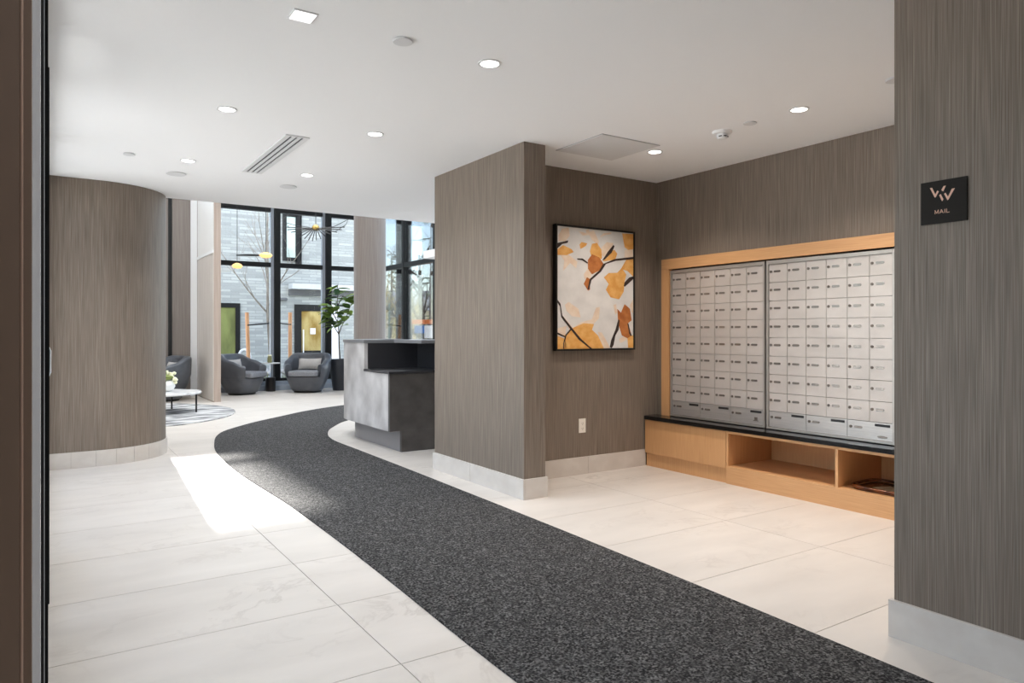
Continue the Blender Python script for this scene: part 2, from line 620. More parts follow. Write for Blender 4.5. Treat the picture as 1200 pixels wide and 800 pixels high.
# curved wall on the left
KX, KY, KR = 0.405, 8.505, 0.685
outer = [(-0.1, KY - KR)] + arc(KX, KY, KR, -90, 0, 26) + [(KX + KR, 9.2)]
poly = outer + [(-0.1, 9.2)]
struct(MB().prism(poly, 0.0, H - 0.001).build('wall_curved', M['wallcover'], smooth=30))
struct(MB().box(-0.1, KX + KR, CE + 0.0, 9.2, H, HL - 0.001).build('wall_curved_upper', M['white']))

# curved stone baseboard: separate curved pieces
bb = struct(MB().box(-0.003, 0.2, KY - KR - 0.016, KY - KR - 0.0005, 0.0, 0.15).build('baseboard_curved', M['base_stone']))
pc = [(-0.4, KY - KR), (KX, KY - KR)]
cuts = [-90, -76, -62, -48, -34, -20, -4]
MB().box(0.2015, KX - 0.001, KY - KR - 0.016, KY - KR - 0.0005, 0.0, 0.15).build('stone_piece', M['base_stone'], bb)
for a, b in zip(cuts[:-1], cuts[1:]):
    MB().strip(arc(KX, KY, KR + 0.0005, a + 0.1, b - 0.1, 4), arc(KX, KY, KR + 0.016, a + 0.1, b - 0.1, 4), 0.0, 0.15).build('stone_piece', M['base_stone'], bb)
MB().box(KX + KR + 0.0005, KX + KR + 0.016, KY - 0.04, 9.2, 0.0, 0.15).build('stone_piece', M['base_stone'], bb)


def base_run(name, pieces):
    root = None
    for k, b in enumerate(pieces):
        o = MB().box(*b).build(name if k == 0 else 'stone_piece', M['base_stone'], root, bevel=0.0015)
        if k == 0:
            root = struct(o)


BH = 0.155
base_run('baseboard_pier', [(3.030, 3.0445, 4.44, 5.246, 0, BH), (3.030, 3.0445, 5.252, 5.95, 0, BH),
                            (3.046, 3.260, 4.44, 4.4545, 0, BH), (3.2455, 3.260, 4.456, 4.968, 0, BH)])
base_run('baseboard_alcove', [(3.262, 4.10, 4.970, 4.9845, 0, BH), (4.102, 4.812, 4.970, 4.9845, 0, BH)])
base_run('baseboard_right', [(2.951, 2.9695, 0.30, 1.612, 0, BH), (2.951, 2.9695, -1.2, 0.298, 0, BH), (2.951, 2.9695, -3.18, -1.202, 0, BH),
                             (2.971, 4.2, 1.597, 1.612, 0, BH)])

# ------------------------------------------------------------------ near door jamb at the left edge of the picture
def ux(u, y): return on_y(u, y)


jamb = struct(MB().box(-3.2, ux(23, 0.90), 0.90, 1.10, 0.0, H - 0.002).build('door_1', M['brown_metal']))
MB().tube([(ux(25.3, 0.91), 0.905, 0.0), (ux(25.3, 0.91), 0.905, H - 0.002)], 0.0016, 10).build('bead', M['bead'], jamb, smooth=40)
MB().box(ux(22, .92), ux(37, 0.92), 0.92, 1.10, 0.0, H - 0.002).build('jamb_return', M['brown_metal'], jamb)
MB().box(ux(36, .97), ux(47.3, 0.97), 0.97, 1.10, 0.0, H - 0.002).build('edge_strip', M['alu'], jamb)
MB().box(-0.02, ux(51.4, 1.06), 1.06, 1.15, 0.0, H - 0.002).build('gasket', M['gasket'], jamb)
MB().box(-0.02, ux(52.4, 1.16), 1.151, 1.159, 0.0, H - 0.002).build('edge_strip', M['alu'], jamb)
def leaf_frame(name, x1, y0, y1, z1):
    mb = MB()
    mb.box(-0.003, x1, y0, y0 + 0.05, 0.005, z1)
    mb.box(-0.003, x1, y1 - 0.05, y1, 0.005, z1)
    mb.box(-0.003, x1, y0 + 0.05, y1 - 0.05, 0.005, 0.10)
    mb.box(-0.003, x1, y0 + 0.05, y1 - 0.05, z1 - 0.07, z1)
    d = struct(mb.build(name, M['black_frame']))
    MB().box(-0.001, 0.004, y0 + 0.05, y1 - 0.05, 0.10, z1 - 0.07).build('pane', M['glass'], d)
    return d


d2 = leaf_frame('door_2', 0.0075, 2.55, 3.48, 2.33)
d3 = leaf_frame('door_3', 0.0165, 3.95, 4.75, 2.51)
MB().tube([(0.012, 4.70, 1.02), (0.024, 4.72, 1.05), (0.024, 4.72, 1.17), (0.012, 4.70, 1.20)], 0.005, 8).build('door_handle', M['alu'], d3)

# ------------------------------------------------------------------ carpet runner
left = [(1.40, -2.6), (1.42, 1.2), (1.43, 2.14), (1.44, 2.58), (1.465, 3.23), (1.485, 3.9), (1.495, 4.5), (1.50, 5.3), (1.475, 6.1), (1.465, 6.8),
        (1.49, 7.6), (1.54, 8.2), (1.63, 8.72), (1.74, 9.2), (1.90, 9.62), (2.12, 9.95), (2.48, 10.4), (2.98, 10.9), (3.55, 11.45), (4.3, 11.95), (5.2, 12.35)]
right = [(2.62, -2.6), (2.66, 0.9), (2.68, 1.3), (2.715, 2.1), (2.735, 2.6), (2.755, 3.2), (2.77, 3.7), (2.785, 4.4), (2.80, 5.2), (2.81, 5.7), (2.82, 6.4), (2.825, 7.0),
         (2.83, 7.4), (2.83, 7.8), (2.84, 8.12), (2.89, 8.45), (2.99, 8.78), (3.12, 9.1), (3.26, 9.34), (3.55, 9.78), (3.9, 10.1), (4.4, 10.4), (5.2, 10.6)]


def resample(p, n):
    p = [Vector((a, b, 0)) for a, b in p]
    # Catmull-Rom densify
    d = []
    for i in range(len(p) - 1):
        p0, p1, p2, p3 = p[max(i - 1, 0)], p[i], p[i + 1], p[min(i + 2, len(p) - 1)]
        for k in range(8):
            t = k / 8
            d.append(0.5 * ((2 * p1) + (p2 - p0) * t + (2 * p0 - 5 * p1 + 4 * p2 - p3) * t * t + (3 * p1 - p0 - 3 * p2 + p3) * t ** 3))
    d.append(p[-1])
    L = [0]
    for a, b in zip(d[:-1], d[1:]): L.append(L[-1] + (b - a).length)
    out = []
    k = 0
    for i in range(n):
        s = L[-1] * i / (n - 1)
        while k < len(L) - 2 and L[k + 1] < s: k += 1
        t = (s - L[k]) / max(L[k + 1] - L[k], 1e-9)
        q = d[k].lerp(d[k + 1], min(max(t, 0), 1))
        out.append((q.x, q.y))
    return out


tag(MB().strip(resample(left, 120), resample(right, 120), 0.0005, 0.008).build('carpet_runner', M['carpet']),
    'long dark charcoal carpet runner curving along the pale tiled floor', 'carpet')

# ------------------------------------------------------------------ ceiling fixtures
def area_lamp(loc, power, col, size=0.11, spread=130):
    d = bpy.data.lights.new('downlight_lamp', 'AREA')
    d.shape = 'DISK'
    d.size = size
    d.energy = power
    d.color = col
    d.spread = math.radians(spread)
    o = bpy.data.objects.new('downlight_lamp', d)
    C.objects.link(o)
    o.location = loc
    return o


ring_prof = [(0.050, 0), (0.066, 0.0), (0.068, 0.004), (0.068, 0.006)]


def ring_mesh(r0, r1, t, name, mat, seg=28):
    mb = MB()
    n = seg
    for r, z in ((r1, 0.0), (r1, -t), (r0, -t), (r0, 0.0)):
        for i in range(n):
            a = 2 * PI * i / n
            mb.v.append((r * math.cos(a), r * math.sin(a), z))
    for k in range(4):
        for i in range(n):
            j = (i + 1) % n
            a, b = k * n, ((k + 1) % 4) * n
            mb.f.append((a + i, a + j, b + j, b + i))
    return mb.mesh(name, mat, 40)


rim_me = ring_mesh(0.050, 0.064, 0.005, 'trim_ring', M['white_metal'])
lens_me = MB().lathe([(0.050, -0.003), (0.050, -0.0005)], seg=28).mesh('lens', M['lens'])
lens_w_me = MB().lathe([(0.050, -0.003), (0.050, -0.0005)], seg=28).mesh('lens', M['lens_warm'])


def downlight(x, y, label, warm=False, z=H, group='recessed ceiling downlights', power=None):
    t = thing('ceiling_light', label, 'light', (x, y, z), 0, group)
    inst(rim_me, 'trim_ring', t, (0, 0, -0.0002))
    inst(lens_w_me if warm else lens_me, 'lens', t)
    l = area_lamp((0, 0, -0.012), power or (LAMP_MAIL if warm else LAMP_MAIN), COL_MAIL if warm else COL_MAIN, spread=117 if warm else 135)
    l.parent = t
    return t


downlight(2.01, 3.27, 'round recessed downlight above the carpet, largest and nearest in view', power=7.0)
downlight(0.99, 4.88, 'round recessed downlight left of the slotted air vent')
downlight(2.02, 4.89, 'round recessed downlight right of the slotted air vent')
downlight(1.01, 6.52, 'round recessed downlight above the curved wall end')
downlight(2.02, 6.51, 'round recessed downlight beyond the far end of the slotted vent')
downlight(4.10, 4.13, 'warm recessed downlight beside the ceiling access panel', True)
downlight(4.11, 2.83, 'warm recessed downlight in the mail alcove, in front of the mailbox wall', True)
for x, y, nm in ((1.0, 1.65, 'just in front of'), (0.6, 0.03, 'right above'), (0.6, -1.6, 'well behind')):
    downlight(x, y, 'round recessed downlight ' + nm + ' the viewpoint, out of view', power=6.0)
downlight(4.1, 2.0, 'warm recessed downlight of the mail alcove behind the near wall', True)
for x in (5.2,):
    downlight(x, 7.6, 'round recessed downlight above the reception desk behind the pier')

# square flush fitting
t = thing('square_ceiling_light', 'small square flush white light plate in the ceiling near the top edge', 'light', (0.99, 3.25, H))
MB().box(-0.056, 0.056, -0.056, 0.056, -0.006, -0.0003).build('frame', M['white_metal'], t, bevel=0.001)
MB().box(-0.048, 0.048, -0.048, 0.048, -0.0085, -0.0062).build('lens', emit('square_lens', (1, 1, 1), 0.95), t)


def disc(x, y, r, label, mat=None, t=0.012, name='sprinkler_cover'):
    o = MB().lathe([(r * 0.96, -t), (r, -t * 0.75), (r, -t * 0.4), (r * 0.9, -t * 0.4), (r * 0.9, -0.0003)], seg=28).build(name, mat or M['white_metal'], smooth=40, loc=(x, y, H))
    return tag(o, label, 'ceiling disc', 'round blank ceiling discs')


disc(1.49, 3.25, 0.05, 'white round sprinkler cover on the ceiling left of the largest downlight')
disc(0.57, 6.53, 0.045, 'white round sprinkler cover on the ceiling above the curved wall')
disc(1.0, 7.1, 0.085, 'white round blank ceiling disc nearest the curved wall end', name='ceiling_speaker')
disc(2.02, 7.11, 0.082, 'white round blank ceiling disc beyond the vent near the windows', name='ceiling_speaker')
disc(4.09, 3.2, 0.045, 'white round sprinkler cover between smoke detector and alcove downlight', t=0.008)
disc(4.08, 2.19, 0.05, 'white round ceiling disc half hidden behind the near right wall')

# smoke detector
t = thing('smoke_detector', 'white domed smoke detector on the alcove ceiling', 'smoke detector', (4.10, 3.45, H))
MB().lathe([(0.030, -0.022), (0.062, -0.018), (0.070, -0.008), (0.070, -0.0003)], seg=28).build('mount', M['white'], t, smooth=40)
MB().lathe([(0.014, -0.058), (0.034, -0.052), (0.040, -0.038), (0.040, -0.0222)], seg=28).build('dome', M['white'], t, smooth=40)
for a in (200, 250, 300):
    ar = math.radians(a)
    p = Vector((0.0395 * math.cos(ar), 0.0395 * math.sin(ar), -0.040))
    tv = Vector((-math.sin(ar), math.cos(ar), 0)) * 0.011
    MB().tube([p - tv, p + tv], 0.004, 6).build('sensor_slot', M['black'], t)

# slot vent
t = thing('air_vent', 'long linear air vent with three dark slots in the ceiling', 'vent', (0, 0, H))
x0, x1, y0, y1 = 1.475, 1.650, 5.25, 6.66
xs = [x0, x0 + 0.036, x0 + 0.056, x0 + 0.078, x0 + 0.098, x0 + 0.120, x0 + 0.140, x1]
MB().box(x0 + 0.006, x1 - 0.006, y0 + 0.01, y1 - 0.01, -0.002, -0.0003).build('slot_backing', M['slot'], t)
for a, b in ((0, 1), (2, 3), (4, 5), (6, 7)):
    MB().box(xs[a], xs[b], y0 + 0.0205, y1 - 0.0205, -0.010, -0.0022).build('blade', M['white_metal'], t)
MB().box(x0, x1, y0, y0 + 0.02, -0.010, -0.0022).build('end_cap', M['white_metal'], t)
MB().box(x0, x1, y1 - 0.02, y1, -0.010, -0.0022).build('end_cap', M['white_metal'], t)

# access panel
t = thing('access_panel', 'square flush access panel in the mail alcove ceiling', 'access panel', (0, 0, H))
MB().box(3.405, 3.995, 3.965, 4.535, -0.0030, -0.0003).build('frame', M['grey_rim'], t)
MB().box(3.412, 3.988, 3.972, 4.528, -0.0065, -0.0032).build('panel', plain('panel_paint', srgb(226, 225, 224), 0.9), t)

# ------------------------------------------------------------------ mailboxes
MX = 4.952
UH0, UH1 = 0.487, 1.858


def mailbox_unit(y_hi, y_lo, label, logo_at):
    t = thing('mailbox_unit', label, 'mailboxes', (MX, y_hi, UH0), 0, 'wall mailbox units')
    W = y_hi - y_lo
    HH = UH1 - UH0
    fr = 0.018
    MB().box(0.03, 0.36, -W + 0.002, -0.002, 0.002, HH - 0.002).build('body', M['frame_metal'], t)
    rail = MB()
    rail.box(-0.012, 0.0295, -fr, 0, 0, HH)
    rail.box(-0.012, 0.0295, -W, -W + fr, 0, HH)
    rail.box(-0.012, 0.0295, -W + fr, -fr, 0, fr)
    rail.box(-0.012, 0.0295, -W + fr, -fr, HH - 0.028, HH)
    rail.build('frame', M['frame_metal'], t, bevel=0.0015)
    bot_h = 0.128
    iw = (W - 2 * fr)
    pw = iw / 6
    z0 = fr + bot_h
    ph = (HH - 0.028 - z0) / 8
    g = 0.0018
    dm = MB().box(0.0, 0.028, -pw + g, -g, g, ph - g).mesh('door', M['mail_metal'])
    km = MB()
    km.tube([(0.0, 0, 0), (-0.005, 0, 0)], 0.0105, 14)
    km.tube([(-0.005, 0, 0), (-0.0062, 0, 0)], 0.006, 10)
    km = km.mesh('lock', M['lock'], 40)
    pm = MB()
    pm.v, pm.f = [], []
    a0 = Vector((0, 0, 0))
    pts = [(-0.025, -0.0085), (0.025, -0.0085), (0.031, -0.004), (0.031, 0.004), (0.025, 0.0085), (-0.025, 0.0085), (-0.031, 0.004), (-0.031, -0.004)]
    pm.poly3(a0, Vector((0, -1, 0)), Vector((0, 0, 1)), pts, Vector((-1, 0, 0)), 0.0022)
    pm = pm.mesh('label_plate', M['plate'])
    for r in range(8):
        for c in range(6):
            d = inst(dm, 'door', t, (0, -fr - c * pw, z0 + r * ph))
            inst(km, 'lock', d, (-0.0003, -0.020, ph * 0.60))
            inst(pm, 'label_plate', d, (-0.0003, -0.078, ph * 0.60))
    bw = iw / 3
    bm_ = MB().box(0.0, 0.028, -bw + g, -g, g, bot_h - g).mesh('parcel_door', M['steel'])
    sm = MB().box(-0.0016, 0.0, -0.055, 0.055, -0.009, 0.009).mesh('mail_slot', M['black'])
    for c in range(3):
        d = inst(bm_, 'parcel_door', t, (0, -fr - c * bw, fr))
        inst(km, 'lock', d, (-0.0003, -0.028, bot_h * 0.62))
        inst(pm, 'label_plate', d, (-0.0003, -0.085, bot_h * 0.62))
        inst(sm, 'mail_slot', d, (-0.0003, -bw + 0.075, bot_h * 0.84))
        if c == 2 and logo_at:
            lm = MB()
            if logo_at == 1:
                lm.box(-0.0016, -0.0003, -bw + 0.05, -bw + 0.10, 0.030, 0.036)
                lm.box(-0.0016, -0.0003, -bw + 0.06, -bw + 0.09, 0.038, 0.062)
            else:
                pts2 = [(math.cos(k * PI / 8) * 0.038, math.sin(k * PI / 8) * 0.009) for k in range(16)]
                lm.poly3(Vector((-0.0003, -bw + 0.075, 0.026)), Vector((0, -1, 0)), Vector((0, 0, 1)), pts2, Vector((-1, 0, 0)), 0.0015)
            lm.build('maker_badge', M['lock'] if logo_at == 1 else M['plate'], d)
    return t


mailbox_unit(4.775, 3.722, 'left silver mailbox unit of small locked doors, next to the painting corner', 1)
mailbox_unit(3.705, 2.652, 'right silver mailbox unit of small locked doors, next to the near wall', 2)

# oak surround
t = thing('mailbox_surround', 'light oak picture frame surround around the mailbox units', 'wood frame', (0, 0, 0))
MB().box(4.93, 4.9685, 4.785, 4.88, 0.483, 1.872).build('side_rail', M['wood'], t, bevel=0.001)
MB().box(4.93, 4.9685, 2.555, 4.88, 1.8725, 1.97).build('top_rail', M['wood_h'], t, bevel=0.001)
MB().box(4.93, 4.9685, 2.555, 2.64, 0.483, 1.872).build('side_rail', M['wood'], t, bevel=0.001)

# bench cabinets and worktop
def pentop():
    mb = MB()
    mb.prism([(4.775, 1.63), (4.968, 1.63), (4.968, 4.982), (4.83, 4.982), (4.775, 4.955)], 0.447, 0.482)
    return mb


tag(pentop().build('worktop', M['granite'], bevel=0.004), 'long polished black granite ledge under the mailboxes', 'worktop')
t = thing('drawer_cabinet', 'light oak bench cabinet with plain front below the left mailboxes', 'cabinet', (4.80, 4.0, 0))
MB().box(0.02, 0.60, 0.001, 0.966, 0.0, 0.4465).build('body', M['wood'], t)
MB().box(0.0, 0.0195, 0.004, 0.966, 0.128, 0.440).build('drawer_front', M['wood'], t, bevel=0.001)
t = thing('open_cabinet', 'light oak open cubby bench below the right mailboxes', 'cabinet', (4.80, 4.0, 0))
MB().box(0.0, 0.60, -2.36, -0.001, 0.0, 0.128).build('base', M['wood_h'], t)
MB().box(0.0, 0.60, -2.36, -0.001, 0.1285, 0.150).build('bottom_shelf', M['wood_h'], t)
MB().box(0.0, 0.60, -2.36, -0.001, 0.424, 0.4465).build('top_panel', M['wood_h'], t)
for y in (-0.023, -1.012, -2.0, -2.36):
    MB().box(0.0, 0.575, y, y + 0.022, 0.1505, 0.4235).build('divider', M['wood'], t)
MB().box(0.576, 0.60, -2.36, -0.001, 0.1505, 0.4235).build('back_panel', M['wood'], t)

# tray with papers in the right cubby
t = thing('serving_tray', 'brown copper tray with rounded rim in the right cubby', 'tray', (5.02, 2.66, 0.1505))


def rrect(hx, hy, r, n=6):
    out = []
    for sx, sy, a0 in ((1, 1, 0), (-1, 1, 90), (-1, -1, 180), (1, -1, 270)):
        out += [(sx * (hx - r) + r * math.cos(math.radians(a0 + 90 * k / n)), sy * (hy - r) + r * math.sin(math.radians(a0 + 90 * k / n))) for k in range(n + 1)]
    return out


MB().prism(rrect(0.17, 0.27, 0.08), 0.0, 0.012).build('tray_base', M['tray'], t)
mb = MB()
pl = rrect(0.18, 0.28, 0.085)
mb.tube([(p[0], p[1], 0.024) for p in pl] + [(pl[0][0], pl[0][1], 0.024)], 0.010, 8)
mb.build('rim', M['tray'], t, smooth=50)
pp = MB().prism([(-0.13, 0.02), (-0.02, -0.05), (0.06, 0.10), (-0.06, 0.16)], 0.0, 0.002).build('paper_slip', M['paper'], loc=(5.02, 2.66, 0.1635))
tag(pp, 'cream slip of paper lying at the back of the tray', 'paper')
pp = MB().prism([(-0.12, -0.16), (0.0, -0.20), (0.05, -0.07), (-0.09, -0.04)], 0.0, 0.002).build('paper_slip', M['paper'], loc=(5.02, 2.66, 0.1635))
tag(pp, 'cream slip of paper lying at the front of the tray', 'paper')

# power outlet
t = thing('power_outlet', 'white duplex power outlet on the wall under the painting', 'outlet', (4.04, 4.9845, 0.435))
MB().box(-0.039, 0.039, -0.007, 0, -0.0635, 0.0635).build('cover_plate', M['outlet'], t, bevel=0.002)
for z in (0.020, -0.026):
    s = MB().box(-0.017, 0.017, -0.009, -0.0072, z - 0.017, z + 0.017).build('socket', M['outlet'], t, bevel=0.002)
    mb = MB()
    mb.box(-0.009, -0.006, -0.0098, -0.0091, z - 0.003, z + 0.009)
    mb.box(0.006, 0.009, -0.0098, -0.0091, z - 0.003, z + 0.009)
    mb.box(-0.003, 0.003, -0.0098, -0.0091, z - 0.012, z - 0.007)
    mb.build('slot', M['outlet_dark'], s)

# ------------------------------------------------------------------ painting
AX0, AX1, AZ0, AZ1 = 3.712, 4.642, 1.113, 2.222
AY = 4.9845
t = thing('framed_painting', 'abstract painting of orange autumn leaves and dark twigs in thin black frame', 'painting', ((AX0 + AX1) / 2, AY, AZ0))
ox, oz = -(AX0 + AX1) / 2, -AZ0


def abox(x0, x1, d0, d1, z0, z1):
    return MB().box(x0 + ox, x1 + ox, -d1, -d0, z0 + oz, z1 + oz)


fw = 0.016
abox(AX0, AX0 + fw, 0.0005, 0.05, AZ0, AZ1).build('frame_rail', M['black'], t)
abox(AX1 - fw, AX1, 0.0005, 0.05, AZ0, AZ1).build('frame_rail', M['black'], t)
abox(AX0 + fw, AX1 - fw, 0.0005, 0.05, AZ0, AZ0 + fw).build('frame_rail', M['black'], t)
abox(AX0 + fw, AX1 - fw, 0.0005, 0.05, AZ1 - fw, AZ1).build('frame_rail', M['black'], t)
canvas_m = noisy('canvas_paint', srgb(218, 215, 211), srgb(232, 229, 225), (5, 5, 7), 0.8, 5)
abox(AX0 + fw, AX1 - fw, 0.002, 0.040, AZ0 + fw, AZ1 - fw).build('canvas', canvas_m, t)


def amap(x, y):
    u = (x - 53) / 381.0
    top = 70 + 33 * u
    bot = 710 - 4 * u
    v = (y - top) / (bot - top)
    tt = u * 640 / (u * 640 + (1 - u) * 603)
    tt = min(max(tt, 0.0), 1.0)
    v = min(max(v, 0.0), 1.0)
    return (AX0 + fw + tt * (AX1 - AX0 - 2 * fw) + ox, AZ1 - fw - v * (AZ1 - AZ0 - 2 * fw) + oz)


art = {
    'orange': [[(53, 195), (80, 170), (118, 190), (128, 205), (95, 222), (53, 222)],
               [(205, 200), (215, 160), (240, 155), (262, 190), (265, 235), (245, 250), (215, 235)],
               [(300, 200), (330, 190), (345, 210), (335, 240), (285, 250), (270, 250)],
               [(155, 165), (165, 152), (192, 158), (185, 172), (160, 188)],
               [(372, 103), (434, 106), (434, 185), (405, 190), (385, 175)],
               [(365, 290), (395, 240), (434, 238), (434, 330), (400, 300)],
               [(275, 335), (300, 312), (345, 310), (370, 285), (395, 320), (385, 360), (380, 410), (355, 450), (310, 440), (285, 400), (300, 370)],
               [(85, 640), (125, 600), (175, 575), (225, 580), (215, 610), (245, 640), (275, 710), (90, 710)],
               [(53, 640), (85, 655), (95, 690), (90, 710), (53, 710)],
               [(400, 640), (434, 640), (434, 705), (405, 705)]],
    'deep_orange': [[(195, 245), (215, 215), (250, 230), (272, 262), (250, 300), (215, 320), (195, 290)],
                    [(345, 500), (365, 520), (385, 475), (415, 500), (425, 560), (405, 575), (425, 640), (400, 655), (370, 640), (350, 575)],
                    [(175, 370), (190, 335), (205, 345), (205, 400), (195, 405)]],
    'peach': [[(60, 120), (75, 85), (105, 78), (110, 120), (90, 150), (60, 150)],
              [(70, 225), (95, 210), (145, 255), (140, 290), (112, 262), (80, 305), (85, 250)],
              [(150, 95), (170, 118), (205, 115), (200, 85), (185, 90), (188, 105)],
              [(195, 100), (225, 90), (250, 150), (245, 165), (215, 140)],
              [(262, 180), (290, 150), (325, 155), (310, 195), (275, 228), (262, 215)],
              [(255, 125), (270, 105), (315, 98), (310, 108), (285, 112)],
              [(175, 320), (195, 290), (220, 300), (205, 345), (180, 345)],
              [(88, 480), (105, 465), (150, 500), (160, 545), (120, 540), (95, 510)],
              [(80, 540), (125, 600), (160, 572), (215, 555), (235, 495), (255, 490), (250, 550), (225, 578), (150, 590), (110, 612)],
              [(245, 620), (265, 625), (300, 690), (305, 710), (275, 710), (255, 660)],
              [(60, 600), (95, 590), (90, 640), (53, 640), (53, 610)],
              [(325, 480), (340, 475), (345, 520), (335, 530)],
              [(385, 190), (430, 185), (434, 230), (385, 230)],
              [(355, 660), (385, 643), (400, 660), (380, 672), (362, 680)],
              [(415, 480), (434, 450), (434, 520), (425, 520)]],
    'dark': [[(53, 160), (103, 145), (100, 158), (75, 165), (53, 190)],
             [(143, 238), (170, 238), (195, 258), (193, 264), (168, 247), (145, 243)],
             [(265, 248), (295, 200), (325, 163), (330, 172), (315, 205), (280, 240)],
             [(203, 345), (250, 300), (270, 265), (330, 238), (434, 226), (434, 238), (335, 248), (285, 265), (260, 305), (212, 350), (200, 400), (193, 398)],
             [(380, 378), (385, 360), (410, 335), (434, 328), (434, 342), (405, 368), (385, 384)],
             [(53, 450), (68, 475), (76, 535), (120, 600), (160, 655), (195, 690), (215, 710), (205, 710), (150, 660), (112, 605), (72, 545), (66, 490), (53, 465)],
             [(53, 622), (88, 642), (90, 650), (53, 632)],
             [(120, 606), (95, 640), (85, 680), (85, 710), (80, 708), (80, 680), (90, 635), (114, 603)],
             [(350, 555), (358, 560), (352, 610), (335, 640), (325, 690), (315, 708), (305, 700), (312, 665), (335, 610)],
             [(400, 575), (408, 580), (415, 620), (425, 640), (420, 645), (410, 630)]],
}
cols = {'orange': (srgb(226, 160, 78), srgb(240, 186, 110)), 'deep_orange': (srgb(172, 98, 46), srgb(200, 126, 66)),
        'peach': (srgb(232, 206, 180), srgb(240, 222, 202)), 'dark': (srgb(46, 34, 30), srgb(66, 48, 40))}
lvl = {'peach': 0.0403, 'orange': 0.0409, 'deep_orange': 0.0415, 'dark': 0.0421}
for key, polys in art.items():
    mt = noisy('paint_' + key, cols[key][0], cols[key][1], (14, 14, 18), 0.75, 4)
    for p in polys:
        mb = MB()
        q = [amap(*pt) for pt in p]
        mb.poly3(Vector((0, -lvl[key], 0)), Vector((1, 0, 0)), Vector((0, 0, 1)), q, Vector((0, -1, 0)), 0.0005)
        mb.build('paint_patch', mt, t)

# ------------------------------------------------------------------ MAIL sign
t = thing('mail_sign', 'square dark plaque with a rose W emblem reading MAIL', 'sign', (2.9695, 1.3985, 1.705))
sg = MB().box(-0.007, 0, -0.0865, 0.0865, 0, 0.170).build('plate', M['dark_sign'], t, bevel=0.001)


def smap(x, y):
    u = (x - 88) / 527.0
    top = 200 - 92 * u
    bot = 690 - 62 * u
    v = (y - top) / (bot - top)
    tt = u * 490 / (u * 490 + (1 - u) * 520)
    return (0.0865 - 0.173 * tt, 0.17 - 0.17 * v)


strokes = [[(203, 252), (228, 248), (268, 325), (290, 280), (308, 290), (275, 352), (265, 362), (258, 358)],
           [(338, 272), (362, 228), (388, 221), (358, 290), (345, 283)],
           [(312, 335), (330, 320), (360, 380), (350, 403), (342, 400)],
           [(368, 318), (385, 305), (412, 352), (455, 258), (487, 252), (415, 388), (405, 392)]]
for s in strokes:
    mb = MB()
    q = [smap(*p) for p in s]
    mb.poly3(Vector((-0.0072, 0, 0)), Vector((0, 1, 0)), Vector((0, 0, 1)), q, Vector((-1, 0, 0)), 0.0008)
    mb.build('emblem_stroke', M['rose'], t)


def lstroke(mb, p, q, wd=7.0):
    d = Vector((q[0] - p[0], q[1] - p[1]))
    n = Vector((-d.y, d.x)).normalized() * wd / 2
    pts = [(p[0] + n.x, p[1] + n.y), (q[0] + n.x, q[1] + n.y), (q[0] - n.x, q[1] - n.y), (p[0] - n.x, p[1] - n.y)]
    mb.poly3(Vector((-0.0072, 0, 0)), Vector((0, 1, 0)), Vector((0, 0, 1)), [smap(*k) for k in pts], Vector((-1, 0, 0)), 0.0006)


letters = {'M': [((264, 557), (264, 510)), ((264, 512), (283, 548)), ((283, 548), (303, 504)), ((303, 504), (303, 551))],
           'A': [((318, 548), (338, 500)), ((338, 500), (358, 543)), ((326, 532), (351, 528))],
           'I': [((376, 541), (376, 495))],
           'L': [((396, 538), (396, 492)), ((394, 537), (428, 531))]}
for k, ss in letters.items():
    mb = MB()
    for p, q in ss: lstroke(mb, p, q)
    mb.build('letter', M['rose'], t)

# ------------------------------------------------------------------ reception desk
t = thing('reception_desk', 'grey concrete reception desk with curved front and lowered ledge', 'desk', (0, 0, 0))
X0 = 3.035
DY0, DY1 = 6.95, 7.66
CXD, CYD, RD = 4.035, 8.15, 1.0
front_hi = [(X0, DY1)] + arc(CXD, CYD, RD, 180, 90, 20)


def off(p, d):
    return [(X0 + d, DY1)] + arc(CXD, CYD, RD - d, 180, 90, 20)


MB().strip(front_hi, off(front_hi, 0.04), 0.226, 1.155).build('curved_front', M['concrete_front'], t, smooth=30)
MB().box(X0, X0 + 0.04, DY0 + 0.0405, DY1 - 0.0005, 0.226, 0.835).build('front_panel', M['concrete_front'], t)
sp = MB()
sp.box(X0, 4.3, DY0, DY0 + 0.04, 0.226, 0.835)
sp.box(X0 + 0.135, 4.3, DY0, DY0 + 0.04, 0.0, 0.2255)
sp.build('side_panel', M['desk_dark'], t)
pl_in = [(X0 + 0.135, DY0 + 0.0405), (X0 + 0.135, DY1)] + arc(CXD, CYD, RD - 0.135, 180, 90, 16)
pl_in2 = [(X0 + 0.165, DY0 + 0.0405), (X0 + 0.165, DY1)] + arc(CXD, CYD, RD - 0.165, 180, 90, 16)
MB().strip(pl_in, pl_in2, 0.0, 0.2255).build('plinth', M['desk_plinth'], t, smooth=30)
MB().box(X0 - 0.012, 3.70, DY0 - 0.012, DY1 - 0.001, 0.8355, 0.862).build('low_ledge', M['desk_black'], t, bevel=0.003)
MB().box(X0 + 0.041, 3.70, DY1, DY1 + 0.03, 0.84, 1.1545).build('end_panel', M['desk_black'], t)
MB().box(3.701, 3.73, DY0 - 0.01, DY1 + 0.03, 0.8355, 1.1545).build('riser_panel', M['desk_black'], t)
top_o = [(X0 - 0.012, DY1 - 0.012)] + arc(CXD, CYD, RD + 0.012, 180, 90, 20)
top_i = [(X0 + 0.36, DY1 - 0.012)] + arc(CXD, CYD, RD - 0.36, 180, 90, 20)
MB().strip(top_o, top_i, 1.156, 1.190).build('high_top', M['desk_top'], t, smooth=30)
